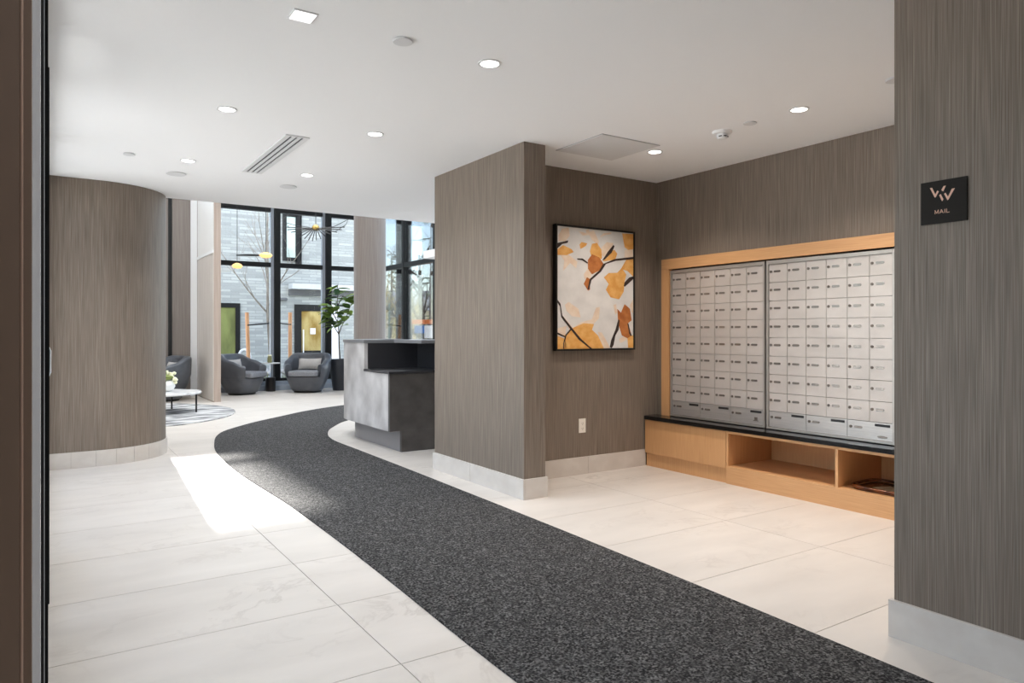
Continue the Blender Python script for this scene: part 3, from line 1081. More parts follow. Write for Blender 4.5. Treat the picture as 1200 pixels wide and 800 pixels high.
MB().box(X0 + 0.361, 4.3, DY0 - 0.02, DY1 + 0.36, 1.156, 1.190).build('high_top', M['desk_top'], t)
MB().box(3.731, 4.3, DY0 + 0.041, DY1 + 0.02, 0.0, 1.1545).build('body', M['desk_dark'], t)

# ------------------------------------------------------------------ lounge shell
# pale panelled fin wall
fin = struct(MB().box(2.585, 2.705, 13.86, 16.2, 0.0, HL - 0.001).build('wall_fin', M['panel_edge']))
MB().box(2.570, 2.5845, 13.87, 15.44, 0.02, 2.74).build('panel', M['panel_light'], fin)
MB().box(2.570, 2.5845, 13.87, 15.44, 2.80, HL - 0.01).build('panel', plain('white_panel', srgb(232, 230, 226), 0.5), fin)
MB().box(2.560, 2.5845, 13.87, 15.44, 2.742, 2.798).build('trim_rail', M['white'], fin)
wb = struct(MB().box(LX, 2.56, 15.46, 15.6, 0.0, 3.95).build('wall_lounge_back', M['column']))
MB().box(on_y(197, 15.45), on_y(201.5, 15.45), 15.44, 15.4595, 0.0, 3.95).build('dark_reveal', M['black'], wb)
MB().box(2.44, 2.558, 15.425, 15.4595, 0.0, 3.95).build('edge_trim', M['white_metal'], wb)
MB().box(LX, 2.56, 15.44, 15.64, 3.95, 3.99).build('clerestory_sill', M['white'], wb)
# clerestory above the back wall
cl = struct(MB().box(LX, 2.58, 15.5, 15.58, 4.26, 4.35).build('window_3', M['black_frame']))
for x in (-1.28, 0.2, 2.4):
    MB().box(x, x + 0.08, 15.5, 15.58, 3.991, 6.0).build('mullion', M['black_frame'], cl)

struct(MB().box(WX, WX + 0.2, 5.936, 7.0, 0.0, HL).build('wall_lounge_side', M['white']))

# main window wall
wx = [2.71, on_y(324, WY), on_y(384, WY), 6.795]
win = struct(MB().box(2.706, WX, WY - 0.04, WY + 0.09, 0.19, 0.25).build('window_1', M['black_frame']))
zs = [0.25, 2.80, 4.04, 5.95]
mb = None
for x, wd in ((2.706, 0.10), (wx[1] - 0.055, 0.13), (wx[2] - 0.055, 0.13), (6.70, 0.10)):
    MB().box(x, x + wd, WY - 0.06, WY + 0.10, 0.251, 6.0).build('mullion', M['black_frame'], win)
    if wd > 0.11:
        MB().box(x - 0.075, x - 0.002, WY + 0.0, WY + 0.10, 0.251, 6.0).build('inner_mullion', M['curb'], win)
xb = [2.807, wx[1] - 0.055, wx[1] + 0.077, wx[2] - 0.055, wx[2] + 0.077, 6.699]
for k in range(3):
    a, b = xb[2 * k], xb[2 * k + 1]
    for z in (2.80, 4.04, 5.93):
        MB().box(a, b - 0.08 if k < 2 else b, WY - 0.05, WY + 0.09, z - 0.05, z + 0.05).build('transom', M['black_frame'], win)
    for z0, z1 in ((0.251, 2.748), (2.852, 3.988), (4.092, 5.878)):
        MB().box(a, b - 0.08 if k < 2 else b, WY + 0.015, WY + 0.025, z0, z1).build('pane', M['glass'], win)
struct(MB().box(2.706, 6.79, 15.95, WY + 0.12, 0.0, 0.11).build('trim_1', M['curb']))
struct(MB().box(2.706, 6.79, 16.10, WY + 0.12, 0.1105, 0.189).build('trim_2', M['curb']))

# side window wall
win2 = struct(MB().box(WX - 0.02, WX + 0.1, 7.0, 16.2, 0.0, 0.12).build('window_2', M['black_frame']))
for y in (7.0, 8.55, 10.1, 11.65, 13.2, 14.75, 16.12):
    MB().box(WX - 0.03, WX + 0.1, y, y + 0.09, 0.121, 6.0).build('mullion', M['black_frame'], win2)
for a, b in ((7.091, 8.549), (8.641, 10.099), (10.191, 11.649), (11.741, 13.199), (13.291, 14.749), (14.841, 16.119)):
    MB().box(WX - 0.02, WX + 0.09, a, b, 2.76, 2.86).build('transom', M['black_frame'], win2)
    MB().box(WX + 0.03, WX + 0.04, a, b, 0.121, 2.758).build('pane', M['glass'], win2)
    MB().box(WX + 0.03, WX + 0.04, a, b, 2.862, 5.95).build('pane', M['glass'], win2)
tag(MB().box(6.50, WX - 0.032, 12.2, on_x(496, 6.50), 2.80, 2.95).build('white_beam', M['white'], bevel=0.004),
    'short white boxed beam end jutting out beside the pier at the side windows', 'beam')

for x, y, nm in ((1.2, 11.0, 'rug'), (3.6, 11.0, 'carpet bend'), (5.6, 9.4, 'desk rear'), (1.2, 14.0, 'coffee table'), (3.9, 14.0, 'armchairs'), (5.8, 13.0, 'taupe column')):  # unseen lamps added to brighten the lounge
    downlight(x, y, 'added unseen lounge fill lamp over the ' + nm + ', hidden above the ceiling edge', z=HL, power=LAMP_LOUNGE_FILL)

# columns
def column(x, y, r, mat, label, z1=HL - 0.002, name='round_column'):
    t = thing(name, label, 'column', (x, y, 0))
    MB().lathe([(r, 0.10), (r, z1)], seg=40).build('shaft', mat, t, smooth=40)
    MB().lathe([(r + 0.015, 0.0), (r + 0.015, 0.0995)], seg=40).build('base_ring', M['base_stone'], t, smooth=40)
    return t


p = at(433.5, 400, 14.6)
column(p.x, p.y, 0.325, M['column'], 'thick taupe round column behind the reception desk')
p = at(473, 400, 17.9)
column(p.x, p.y, 0.20, M['dark_column'], 'slim dark round column outside the side windows')

# ------------------------------------------------------------------ lounge furniture
def sup(a, hx, hy, e=3.2):
    c, s = math.cos(a), math.sin(a)
    return (hx * math.copysign(abs(c) ** (2 / e), c), hy * math.copysign(abs(s) ** (2 / e), s))


def make_armchair(label, loc, rz, group='grey tub armchairs'):
    """front of the chair faces -y"""
    t = thing('tub_armchair', label, 'armchair', loc, rz, group)
    hx, hy = 0.47, 0.42
    MB().lathe([(0.27, 0.0), (0.28, 0.04)], seg=32, sx=1.05, sy=0.95).build('plinth', M['black'], t, smooth=40)
    # lower bucket
    mb = MB()
    n = 40
    prof = [(0.62, 0.041), (0.66, 0.06), (0.80, 0.22), (0.90, 0.335), (0.86, 0.35)]
    for k, z in prof:
        for i in range(n):
            x, y = sup(2 * PI * i / n, hx * k, hy * k)
            mb.v.append((x, y, z))
    for k in range(len(prof) - 1):
        for i in range(n):
            j = (i + 1) % n
            mb.f.append((k * n + i, k * n + j, (k + 1) * n + j, (k + 1) * n + i))
    mb.f.append(tuple(reversed(range(n))))
    mb.f.append(tuple((len(prof) - 1) * n + i for i in range(n)))
    mb.build('body', M['leather'], t, smooth=50)
    # wrap-around back and arms
    mb = MB()
    m = 48
    a0, a1 = math.radians(-43), math.radians(223)
    secs = []
    for i in range(m + 1):
        a = a0 + (a1 - a0) * i / m
        back = max(0.0, math.sin(a))
        ht = 0.60 + 0.235 * (0.5 - 0.5 * math.cos(PI * min(1, max(0, (math.sin(a) + 0.7) / 1.5))))
        th = 0.13
        sec = []
        for k, z in ((0.70, 0.12), (0.80, 0.24), (0.915, 0.36), (0.985, 0.50), (1.0, ht - 0.05)):
            sec.append((*sup(a, hx * k, hy * k), z))
        o = Vector(sup(a, hx, hy))
        inn = Vector(sup(a, hx - th, hy - th))
        for w_, dz in ((0.08, -0.018), (0.35, 0.0), (0.65, -0.002), (0.92, -0.022)):
            q = o.lerp(inn, w_)
            sec.append((q.x, q.y, ht + dz))
        sec.append((inn.x, inn.y, ht - 0.06))
        i2 = sup(a, hx - th - 0.01, hy - th - 0.01)
        sec.append((i2[0], i2[1], 0.352))
        i3 = sup(a, (hx - th) * 0.75, (hy - th) * 0.75)
        sec.append((i3[0], i3[1], 0.14))
        secs.append(sec)
    q = len(secs[0])
    for s in secs: mb.v += s
    for i in range(m):
        for k in range(q):
            l = (k + 1) % q
            mb.f.append((i * q + k, i * q + l, (i + 1) * q + l, (i + 1) * q + k))
    mb.f.append(tuple(range(q)))
    mb.f.append(tuple(m * q + k for k in reversed(range(q))))
    mb.build('backrest', M['leather'], t, smooth=50)
    # seat cushion
    o = MB().prism([(x, y) for x, y in [(-0.30, -0.41), (0.30, -0.41), (0.318, -0.1), (0.322, 0.05), (0.24, 0.235), (-0.24, 0.235), (-0.322, 0.05), (-0.318, -0.1)]], 0.353, 0.47)
    o.build('seat_cushion', M['cushion'], t, bevel=0.03, smooth=60)
    # lumbar pillow
    mb = MB()
    gx, gz = 10, 6
    idx = {}
    for s in (-1, 1):
        for i in range(gx + 1):
            for j in range(gz + 1):
                fx, fz = i / gx * 2 - 1, j / gz * 2 - 1
                th = 0.065 * (1 - fx ** 4) * (1 - fz ** 4)
                if s == 1 and (i in (0, gx) or j in (0, gz)):
                    idx[(s, i, j)] = idx[(-1, i, j)]
                    continue
                px = fx * 0.25 * (1 - 0.05 * (1 - fz * fz)) + 0
                pz = fz * 0.125 * (1 - 0.10 * (1 - fx * fx))
                idx[(s, i, j)] = len(mb.v)
                mb.v.append((px, s * th, pz))
    for s in (-1, 1):
        for i in range(gx):
            for j in range(gz):
                mb.f.append((idx[(s, i, j)], idx[(s, i + 1, j)], idx[(s, i + 1, j + 1)], idx[(s, i, j + 1)]))
    o = mb.build('pillow', M['pillow'], t, smooth=60, loc=(0, 0.17, 0.60))
    o.rotation_euler = (math.radians(-12), 0, 0)
    return t


p = at(360.5, 400, 15.25)
make_armchair('grey leather tub armchair facing the room, between side table and planter', (p.x, p.y, 0), -YAW)
p = at(283.5, 400, 14.7)
make_armchair('grey leather tub armchair turned sideways behind the pale fin wall', (p.x, p.y, 0), -YAW + math.radians(78))
p = at(192, 400, 13.3)
make_armchair('grey leather tub armchair behind the coffee table, half hidden by the curved wall', (p.x, p.y, 0), -YAW + math.radians(-40))

# rug
mb = MB()
rp = [(0.9 + 1.7 * math.cos(2 * PI * i / 64), 12.4 + 1.9 * math.sin(2 * PI * i / 64)) for i in range(64)]
mb.prism(rp, 0.0004, 0.012)
tag(mb.build('oval_rug', M['rug']), 'oval grey and white streaked rug under the coffee table', 'rug')

# coffee table
t = thing('coffee_table', 'low coffee table with pale marble top and thin dark legs', 'coffee table', (1.42, 12.42, 0.0125))
MB().lathe([(0.68, 0.285), (0.70, 0.295), (0.70, 0.318), (0.69, 0.326)], seg=48, sx=1.0, sy=0.85).build('top', M['marble'], t, smooth=40)
for a in (-28, 60, 150, 210, 262):
    ar = math.radians(a)
    MB().box(-0.012, 0.012, -0.012, 0.012, 0, 0.2848).build('leg', M['table_metal'], t, loc=(0.66 * math.cos(ar), 0.56 * math.sin(ar), 0))

# vase with flowers
p = at(195.0, 400, 11.3)
t = thing('flower_vase', 'round white vase with cream flowers on the coffee table', 'vase', (p.x, p.y, 0.3387))
MB().lathe([(0.05, 0.0), (0.10, 0.02), (0.13, 0.08), (0.12, 0.14), (0.085, 0.17)], seg=24).build('vase_body', M['vase'], t, smooth=50)
random.seed(3)
bl = MB().lathe([(0.006, -0.02), (0.03, -0.008), (0.036, 0.010), (0.02, 0.026)], seg=8).mesh('blossom', M['flower'], 60)
lf = MB().lathe([(0.004, -0.03), (0.020, -0.008), (0.022, 0.012), (0.004, 0.04)], seg=6, sy=0.25).mesh('leaf', M['flower_leaf'], 60)
for k in range(26):
    a = random.uniform(0, 2 * PI)
    r = random.uniform(0.0, 0.15)
    z = 0.21 + random.uniform(-0.04, 0.12) - r * 0.4
    inst(bl if k % 3 else lf, 'blossom' if k % 3 else 'leaf', t, (r * math.cos(a), r * math.sin(a), z),
         (random.uniform(-.6, .6), random.uniform(-.6, .6), a), (1.0, 1.0, 1.0))
MB().lathe([(0.02, 0.171), (0.10, 0.20), (0.10, 0.24), (0.03, 0.27)], seg=12).build('foliage', M['flower_leaf'], t, smooth=50)

# side table
p = at(317, 400, 15.45)
t = thing('side_table', 'small round side table on a dark drum base between the armchairs', 'side table', (p.x, p.y, 0))
MB().lathe([(0.10, 0.0), (0.105, 0.01), (0.105, 0.30), (0.10, 0.305)], seg=28).build('drum_base', M['table_metal'], t, smooth=40)
MB().tube([(0.07, 0, 0.3055), (0.07, 0, 0.60)], 0.012, 10).build('stem', M['table_metal'], t, smooth=40)
MB().lathe([(0.19, 0.6005), (0.20, 0.606), (0.20, 0.618), (0.19, 0.622)], seg=32).build('table_top', M['white_metal'], t, smooth=40)
t2 = thing('glass_jar', 'small olive glass jar on the side table', 'jar', (p.x - 0.02, p.y - 0.01, 0.6225))
MB().lathe([(0.04, 0.0), (0.052, 0.02), (0.052, 0.11), (0.038, 0.13), (0.038, 0.145)], seg=20).build('jar_body', M['green_jar'], t2, smooth=50)
MB().lathe([(0.044, 0.1455), (0.044, 0.17), (0.035, 0.175)], seg=20).build('lid', M['flower'], t2, smooth=50)

# plant in a tapered pot
p = at(398.5, 400, 15.75)
t = thing('planter', 'dark tapered planter behind the reception desk', 'planter', (p.x, p.y, 0))
MB().lathe([(0.15, 0.0), (0.16, 0.01), (0.245, 0.66), (0.24, 0.69), (0.215, 0.69), (0.205, 0.64)], seg=32).build('pot', M['planter'], t, smooth=40)
MB().lathe([(0.19, 0.6405), (0.19, 0.66)], seg=24).build('soil', M['soil'], t)
tp = thing('rubber_plant', 'leafy rubber plant with glossy green leaves in the dark planter', 'plant', (p.x, p.y, 0.661))
rgt = Vector((cA, -sA, 0))     # along the picture plane
fwd = Vector((sA, cA, 0))


def P(a, b, z): return rgt * a + fwd * b + Vector((0, 0, z - 0.661))


tr = MB()
tr.tube([P(0, 0, 0.662), P(-0.02, 0, 0.95), P(-0.03, 0.01, 1.25)], [0.017, 0.015, 0.013], 8)
tr.build('trunk', M['bark'], tp, smooth=60)
br_paths = [[P(-0.03, 0.01, 1.24), P(-0.10, 0.0, 1.36), P(-0.22, 0.02, 1.55), P(-0.30, 0, 1.75)],
            [P(-0.03, 0.01, 1.24), P(0.02, 0.03, 1.40), P(0.14, 0.0, 1.62), P(0.22, 0, 1.85)],
            [P(-0.03, 0.01, 1.24), P(-0.04, -0.03, 1.55), P(-0.06, 0.0, 1.95), P(-0.05, 0, 2.35)],
            [P(-0.05, 0.0, 1.88), P(0.05, 0.05, 2.10), P(0.17, 0.0, 2.02), P(0.27, 0, 1.92), P(0.40, 0, 1.98)],
            [P(-0.04, -0.03, 1.5), P(-0.16, -0.08, 1.75), P(-0.25, -0.02, 1.9)]]
for b_ in br_paths:
    MB().tube(b_, [0.012, 0.010, 0.008, 0.006, 0.005][:len(b_)], 6).build('branch', M['bark'], tp, smooth=60)
lm = MB()
nl = 7
for i in range(nl + 1):
    s = i / nl
    wd = 0.062 * math.sin(PI * (0.06 + 0.94 * s) ** 0.85) if i < nl else 0.002
    z = -0.05 * s * s
    lm.v += [(-wd, s * 0.23, z + 0.010), (0, s * 0.23, z), (wd, s * 0.23, z + 0.010),
             (-wd, s * 0.23, z + 0.008), (0, s * 0.23, z - 0.003), (wd, s * 0.23, z + 0.008)]
for i in range(nl):
    a, b = i * 6, i * 6 + 6
    lm.f += [(a, a + 1, b + 1, b), (a + 1, a + 2, b + 2, b + 1), (a + 3, b + 3, b + 4, a + 4), (a + 4, b + 4, b + 5, a + 5),
             (a, b, b + 3, a + 3), (a + 2, a + 5, b + 5, b + 2)]
leaf_me = lm.mesh('leaf', M['leaf'], 60)
random.seed(11)
for bi, b_ in enumerate(br_paths):
    cnt = (17, 13, 22, 15, 13)[bi]
    for k in range(cnt):
        s = 0.35 + 0.65 * (k + random.random()) / cnt
        f_ = s * (len(b_) - 1)
        i = min(int(f_), len(b_) - 2)
        q = b_[i].lerp(b_[i + 1], f_ - i)
        az = random.uniform(0, 2 * PI)
        pit = random.uniform(-0.55, 0.75)
        inst(leaf_me, 'leaf', tp, q, (pit, random.uniform(-0.4, 0.4), az), (1.2, random.uniform(0.85, 1.25), 1))

# pendants
def pendant(u, v, D, r, label, ribs, wing, open_=True):
    q = at(u, v, D)
    t = thing('pendant_lamp', label, 'pendant lamp', (q.x, q.y, q.z), -YAW, 'lounge pendant lamps')
    MB().lathe([(0.02, -0.055), (r * 0.7, -0.045), (r, 0.0), (r * 0.75, 0.035), (0.03, 0.06)], seg=28).build('shade', M['lamp_gold'] if not ribs else M['brass'], t, smooth=60)
    MB().tube([(0, 0, 0.06), (0, 0, HL - q.z - 0.002)], 0.006, 6).build('cable', M['black'], t)
    if wing:
        pts = []
        for k in range(24):
            a = 2 * PI * k / 24
            pts.append((-wing / 2 - r * 0.9 + wing / 2 * math.cos(a), 0.20 * math.sin(a) * (0.55 - 0.45 * math.cos(a + PI))))
        MB().prism(pts, -0.008, 0.0).build('wing', M['gauze'], t)
        mb = MB()
        mb.tube([(p_[0], p_[1], 0.004) for p_ in pts] + [(pts[0][0], pts[0][1], 0.004)], 0.006, 6)
        mb.build('wing_rim', M['black'], t)
    if ribs:
        n = 15
        pr = None
        for k in range(n):
            a = math.radians(-172 + 164 * k / (n - 1))
            L_ = 0.34 + 0.22 * abs(math.cos(a)) ** 2
            b = (L_ * math.cos(a), -0.22 * abs(math.sin(a)), 0.05 * abs(math.cos(a)) - 0.27 * abs(math.sin(a)))
            MB().tube([(r * 0.8 * math.cos(a), -0.03, -0.01), b], 0.009, 6).build('rib', M['black'], t)
        MB().tube([(0.1, 0, 0.0), (0.34, 0.02, 0.03), (0.60, 0.05, 0.17), (0.56, 0.0, 0.06), (0.40, -0.12, -0.08)], 0.006, 6).build('wing_rim', M['black'], t)
        MB().tube([(-0.1, 0, 0.01), (-0.34, 0.02, 0.04), (-0.56, 0.03, 0.10), (-0.50, 0.02, 0.0)], 0.006, 6).build('wing_rim', M['black'], t)
    return t


pendant(311.5, 299, 14.3, 0.13, 'glowing lens pendant with dark leaf wing hanging at the window transom', False, 0.48)
pendant(278, 311.5, 15.0, 0.11, 'lower small glowing lens pendant by the left window edge', False, 0.0)
pendant(370, 267, 13.2, 0.075, 'brass pendant with fan of thin black ribs near the ceiling edge', True, 0.0)

# ------------------------------------------------------------------ outside
struct(MB().box(-60, 120, 16.56, 160, -0.35, -0.12).build('floor_outside', M['asphalt']))
struct(MB().box(7.0, 120, -20, 16.555, -0.35, -0.12).build('floor_outside_side', M['asphalt']))
struct(MB().box(-60, -3.31, -20, 16.555, -0.35, -0.12).box(-3.31, -0.11, 1.41, 8.4, -0.35, -0.12).box(-3.31, LX - 0.11, 8.4, 16.555, -0.35, -0.12).build('floor_outside_left', M['bounce_paving']))
struct(MB().box(2.0, 9.5, 19.41, 23.58, -0.119, -0.03).build('floor_gravel', M['gravel']))
gr = MB().box(2.0, 9.5, 17.0, 19.4, -0.119, -0.03).build('lawn', M['grass'])
gr['kind'] = 'stuff'
tag(gr, 'strip of green lawn outside the lounge windows', 'grass')

# grass tufts
random.seed(5)
mb = MB()
for k in range(1800):
    x, y = random.uniform(2.4, 9.2), random.uniform(17.1, 19.3)
    h_ = random.uniform(0.08, 0.28)
    a = random.uniform(0, PI)
    dx, dy = 0.012 * math.cos(a), 0.012 * math.sin(a)
    n = len(mb.v)
    lx, ly = random.uniform(-.06, .06), random.uniform(-.06, .06)
    mb.v += [(x - dx, y - dy, -0.03), (x + dx, y + dy, -0.03), (x + lx, y + ly, h_)]
    mb.f.append((n, n + 1, n + 2))
g2 = mb.build('grass_tufts', M['grass'])
g2['kind'] = 'stuff'
tag(g2, 'loose grass tufts on the lawn outside the windows', 'grass')

# stones along the facade
random.seed(9)
st = MB().lathe([(0.03, -0.1), (0.15, -0.06), (0.18, 0.02), (0.12, 0.09), (0.03, 0.11)], seg=9).mesh('garden_stone', M['gravel'], 60)
spots = [(274, 21.6), (290, 22.9), (298.5, 21.2), (308, 22.0), (317, 21.6), (329, 22.9), (338, 21.8), (392, 23.2), (404, 22.4)]
names = ['left of the first tree stake', 'right under the first tree stake', 'in front of the first stake', 'left of the young tree', 'at the foot of the young tree',
         'left of the second stake', 'in front of the second stake', 'right of the courtyard door', 'furthest right by the column']
for (u, D), nm in zip(spots, names):
    q = at(u, 400, D)
    s = random.uniform(0.7, 1.15)
    o = inst(st, 'garden_stone', None, (q.x, q.y, -0.029 + 0.09 * s), (0, 0, random.uniform(0, 6)), (s * 1.2, s, s * 0.9))
    tag(o, 'pale rounded garden stone ' + nm, 'stone', 'stones by the grey brick building')

# grey brick building across the court
BY = 23.6
bl_ = thing('brick_building', 'pale grey brick building across the courtyard', 'building', (0, BY, -0.12))
MB().box(2.55, on_y(431, BY), 0, 6, 0, 10.5).build('wall', M['brick'], bl_)


def bx_u(u): return on_y(u, BY)


def bz(v, u):
    k = (u - 600) / FPX
    D = BY / (-sA * k + cA)
    return CAM_H + (HOR - v) / FPX * D + 0.12


def bwin(u0, u1, v0, v1, pane_m, fr=0.10, name='window'):
    x0_, x1_ = bx_u(u0), bx_u(u1)
    z0_, z1_ = bz(v1, (u0 + u1) / 2), bz(v0, (u0 + u1) / 2)
    f = MB()
    f.box(x0_, x0_ + fr, -0.06, -0.001, z0_, z1_)
    f.box(x1_ - fr, x1_, -0.06, -0.001, z0_, z1_)
    f.box(x0_ + fr, x1_ - fr, -0.06, -0.001, z0_, z0_ + fr)
    f.box(x0_ + fr, x1_ - fr, -0.06, -0.001, z1_ - fr, z1_)
    w_ = f.build(name, M['black_frame'], bl_)
    MB().box(x0_ + fr, x1_ - fr, -0.03, -0.001, z0_ + fr, z1_ - fr).build('pane', pane_m, w_)
    return w_, x0_, x1_, z0_, z1_


bwin(248, 281, 355, 424, M['lime_reflection'], 0.14)
bwin(331, 352, 250, 306, M['pane_green'], 0.12)
bwin(346, 353, 248, 310, M['black_frame'], 0.05)
dr, x0_, x1_, z0_, z1_ = bwin(345, 385, 357, 440, M['amber_room'], 0.22, 'door')
MB().tube([(x0_ + 0.27, -0.10, 0.5), (x0_ + 0.27, -0.10, 1.5)], 0.02, 8).build('handle', M['alu'], dr)
MB().box(x0_ + 0.24, x1_ - 0.24, -0.05, -0.031, 0.72, 0.80).build('mid_rail', M['black_frame'], dr)
MB().box(x0_ + 0.52, x0_ + 0.70, -0.036, -0.0305, 1.35, 1.55).build('notice', M['white'], dr)
MB().box(x1_ + 0.03, x1_ + 0.35, -0.05, -0.001, 0.0, z1_).build('side_light_frame', M['alu'], bl_)
MB().box(bx_u(338), bx_u(416), -0.45, -0.001, bz(340, 375), bz(334, 375)).build('canopy', M['facade_light'], bl_)
MB().box(bx_u(338), bx_u(416), -0.10, -0.001, bz(347, 375), bz(340.5, 375)).build('dark_band', M['facade_dark'], bl_)
wl_ = MB().lathe([(0.10, -0.05), (0.13, 0.0), (0.10, 0.06)], seg=16).build('wall_lamp', M['facade_dark'], bl_, smooth=50)
wl_.location = (bx_u(331), -0.14, bz(351, 331))

# young tree with stakes
def branch_tree(name_parent, base, height, seed, spread, mat, levels=3, r0=0.05, lean=0.0, kids=(4, 4, 3), first=0.45):
    random.seed(seed)
    tr = MB()
    brs = []

    def grow(p0, d, L_, r, lev, mb):
        pts = [p0]
        q = p0.copy()
        dd = d.copy()
        n = 5
        for k in range(n):
            dd = (dd + Vector((random.uniform(-1, 1), random.uniform(-1, 1), random.uniform(-0.4, 0.9))) * 0.12).normalized()
            q = q + dd * L_ / n
            pts.append(q.copy())
        mb.tube(pts, [r * (1 - 0.75 * k / n) for k in range(n + 1)], 6 if lev else 8)
        if lev < levels:
            for k in range(kids[min(lev, len(kids) - 1)]):
                s = random.uniform(first if lev == 0 else 0.25, 0.95)
                f_ = s * n
                i = min(int(f_), n - 1)
                qq = pts[i].lerp(pts[i + 1], f_ - i)
                a = random.uniform(0, 2 * PI)
                nd = (dd * 0.55 + Vector((math.cos(a), math.sin(a), random.uniform(0.1, 0.5))) * spread).normalized()
                target = mb if lev > 0 else MB()
                grow(qq, nd, L_ * random.uniform(0.38, 0.55), r * (1 - 0.75 * s) * 0.6, lev + 1, target)
                if lev == 0: brs.append(target)
    grow(Vector((0, 0, 0)), Vector((lean, 0, 1)).normalized(), height, r0, 0, tr)
    tr.build('trunk', mat, name_parent, smooth=60)
    for b in brs: b.build('branch', mat, name_parent, smooth=60)


q = at(320, 400, 19.6)
t = thing('young_tree', 'bare young tree tied between two wooden stakes outside', 'tree', (q.x, q.y, -0.029))
branch_tree(t, q, 4.6, 21, 0.75, M['bark_grey'], 3, 0.06, kids=(9, 4, 3), first=0.38)
tp_ = (q.x, q.y)
stk = []
for u, nm in ((292, 'left'), (340, 'right')):
    q = at(u, 400, 19.3)
    o = MB().tube([(q.x, q.y, -0.029), (q.x - 0.06 if nm == 'left' else q.x, q.y, 1.83)], [0.055, 0.05], 10).build('tree_stake', M['stake'], smooth=50)
    tag(o, 'pale wooden tree stake ' + ('left of' if nm == 'left' else 'right of') + ' the bare young tree', 'stake', 'wooden tree stakes')
    stk.append((q.x, q.y))
mb = MB()
mb.tube([(stk[0][0] - 0.06, stk[0][1] - 0.075, 1.48), (tp_[0], tp_[1] - 0.10, 1.55), (stk[1][0], stk[1][1] - 0.075, 1.50)], 0.018, 6)
tag(mb.build('tree_strap', M['black']), 'dark tie strap running between the two tree stakes', 'strap')
# arched hoop
q = at(286.5, 400, 20.3)
mb = MB()
mb.tube([(q.x - 0.13, q.y + 0.08, -0.029), (q.x - 0.13, q.y + 0.08, 0.62)] +
        [(q.x - 0.13 * math.cos(a * PI / 8), q.y + 0.08 * math.cos(a * PI / 8), 0.62 + 0.18 * math.sin(a * PI / 8)) for a in range(1, 8)] +
        [(q.x + 0.13, q.y - 0.08, 0.62), (q.x + 0.13, q.y - 0.08, -0.029)], 0.035, 8)
tag(mb.build('bike_hoop', M['alu'], smooth=60), 'light grey metal bike hoop on the lawn left of the first stake', 'bike rack')

# beyond the side windows
def conifer(u, D, h_, r, seed, label):
    random.seed(seed)
    q = at(u, 400, D)
    t = thing('conifer_tree', label, 'tree', (q.x, q.y, -0.12), 0, 'trees beyond the side windows')
    MB().tube([(0, 0, 0), (0, 0, h_)], [0.22, 0.03], 8).build('trunk', M['bark'], t, smooth=60)
    mb = MB()
    for k in range(30):
        z = h_ * (0.15 + 0.85 * (k / 30) ** 0.9)
        L_ = r * (1.05 - z / h_) + 0.15
        a = random.uniform(0, 2 * PI)
        e = Vector((math.cos(a) * L_, math.sin(a) * L_, z - L_ * 0.12))
        s = Vector((0, 0, z))
        mb.tube([s, s.lerp(e, 0.5) + Vector((0, 0, 0.05)), e], [0.035, 0.03, 0.01], 5)
        for m_ in range(9):
            f_ = random.uniform(0.25, 1.0)
            c0 = s.lerp(e, f_)
            d = Vector((random.uniform(-1, 1), random.uniform(-1, 1), random.uniform(-0.8, 0.2))).normalized() * random.uniform(0.15, 0.45)
            mb.tube([c0, c0 + d], [0.035, 0.006], 4)
    mb.build('needles', M['conifer'], t)


conifer(506, 44, 11.0, 2.2, 4, 'tall conifer beyond the side windows next to the pier')
conifer(459, 62, 8.5, 1.8, 8, 'pale conifer beyond the side windows beside the taupe column')


def bare(u, D, h_, seed, label, mat, r0=0.22, spread=0.9, kids=(9, 5, 4)):
    q = at(u, 400, D)
    t = thing('bare_tree', label, 'tree', (q.x, q.y, -0.12), 0, 'trees beyond the side windows')
    branch_tree(t, q, h_, seed, spread, mat, 3, r0, kids=kids, first=0.2)


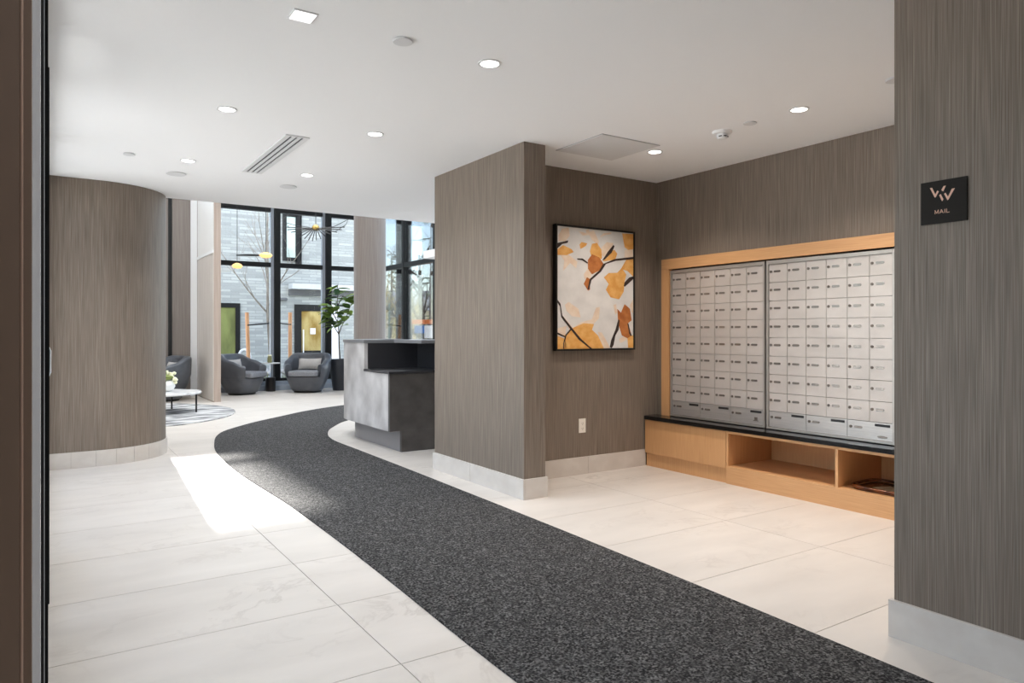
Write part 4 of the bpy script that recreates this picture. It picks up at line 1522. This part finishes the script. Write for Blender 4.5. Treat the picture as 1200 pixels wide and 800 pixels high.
bare(496, 33, 5.0, 31, 'bare spreading tree between the dark column and the pier', M['bark'], 0.2)
bare(461, 42, 4.2, 35, 'tan leafless tree between the two columns', M['dry_leaf'], 0.16, kids=(10, 5, 4))
bare(487, 50, 5.0, 39, 'tan thin tree behind the bare spreading tree', M['dry_leaf'], 0.16, kids=(10, 5, 4))
bare(448, 52, 5.0, 41, 'tan thin tree furthest left beyond the side windows', M['dry_leaf'], 0.16, kids=(10, 5, 4))

q = at(478, 400, 70)
t = thing('pale_house', 'pale house with grey roof far beyond the trees', 'house', (q.x, q.y, -0.12), -YAW)
MB().box(-9, 9, 0, 8, 0, 3.6).build('wall', M['tan_wall'], t)
mb = MB()
mb.v = [(-9.5, -0.5, 3.601), (9.5, -0.5, 3.601), (9.5, 8.5, 3.601), (-9.5, 8.5, 3.601), (-8.5, 4, 5.8), (8.5, 4, 5.8)]
mb.f = [(0, 1, 5, 4), (2, 3, 4, 5), (1, 2, 5), (3, 0, 4), (0, 3, 2, 1)]
mb.build('roof', M['roof_grey'], t)
for k in range(5):
    w_ = MB().box(-7.5 + k * 3.4, -6.3 + k * 3.4, -0.05, -0.001, 1.2, 2.6).build('window', M['facade_dark'], t)

# site hoarding with orange band and blue sheet
q = at(494, 400, 26)
t = thing('site_hoarding', 'construction barrier with orange band, blue sheet and grey rails', 'barrier', (q.x, q.y, -0.12), -YAW)
MB().box(-0.40, 1.6, 0, 0.05, 1.72, 1.88).build('orange_band', M['orange'], t)
MB().box(-0.27, 0.10, 0, 0.04, 1.38, 1.66).build('blue_sheet', M['blue'], t)
MB().box(0.101, 0.45, 0, 0.04, 1.2, 1.66).build('white_sheet', M['white'], t)
for k in range(10):
    MB().box(-0.40 + k * 0.2, -0.36 + k * 0.2, 0.055, 0.085, 0.0, 1.72).build('rail_post', M['steel_dark'], t)
MB().box(-0.40, 1.6, 0.056, 0.09, 1.721, 1.76).build('top_rail', M['steel_dark'], t)
q = at(456, 400, 24)
t = thing('sign_post', 'thin green metal post outside between the two columns', 'post', (q.x, q.y, -0.12))
MB().tube([(0, 0, 0), (0, 0, 2.4)], 0.035, 8).build('pole', plain('green_post', srgb(104, 126, 112), 0.5), t, smooth=50)
MB().lathe([(0.06, 0.0), (0.07, 0.05), (0.05, 0.25)], seg=12).build('foot', M['steel_dark'], t, smooth=50, loc=(0.0, 0.0, 0.0))
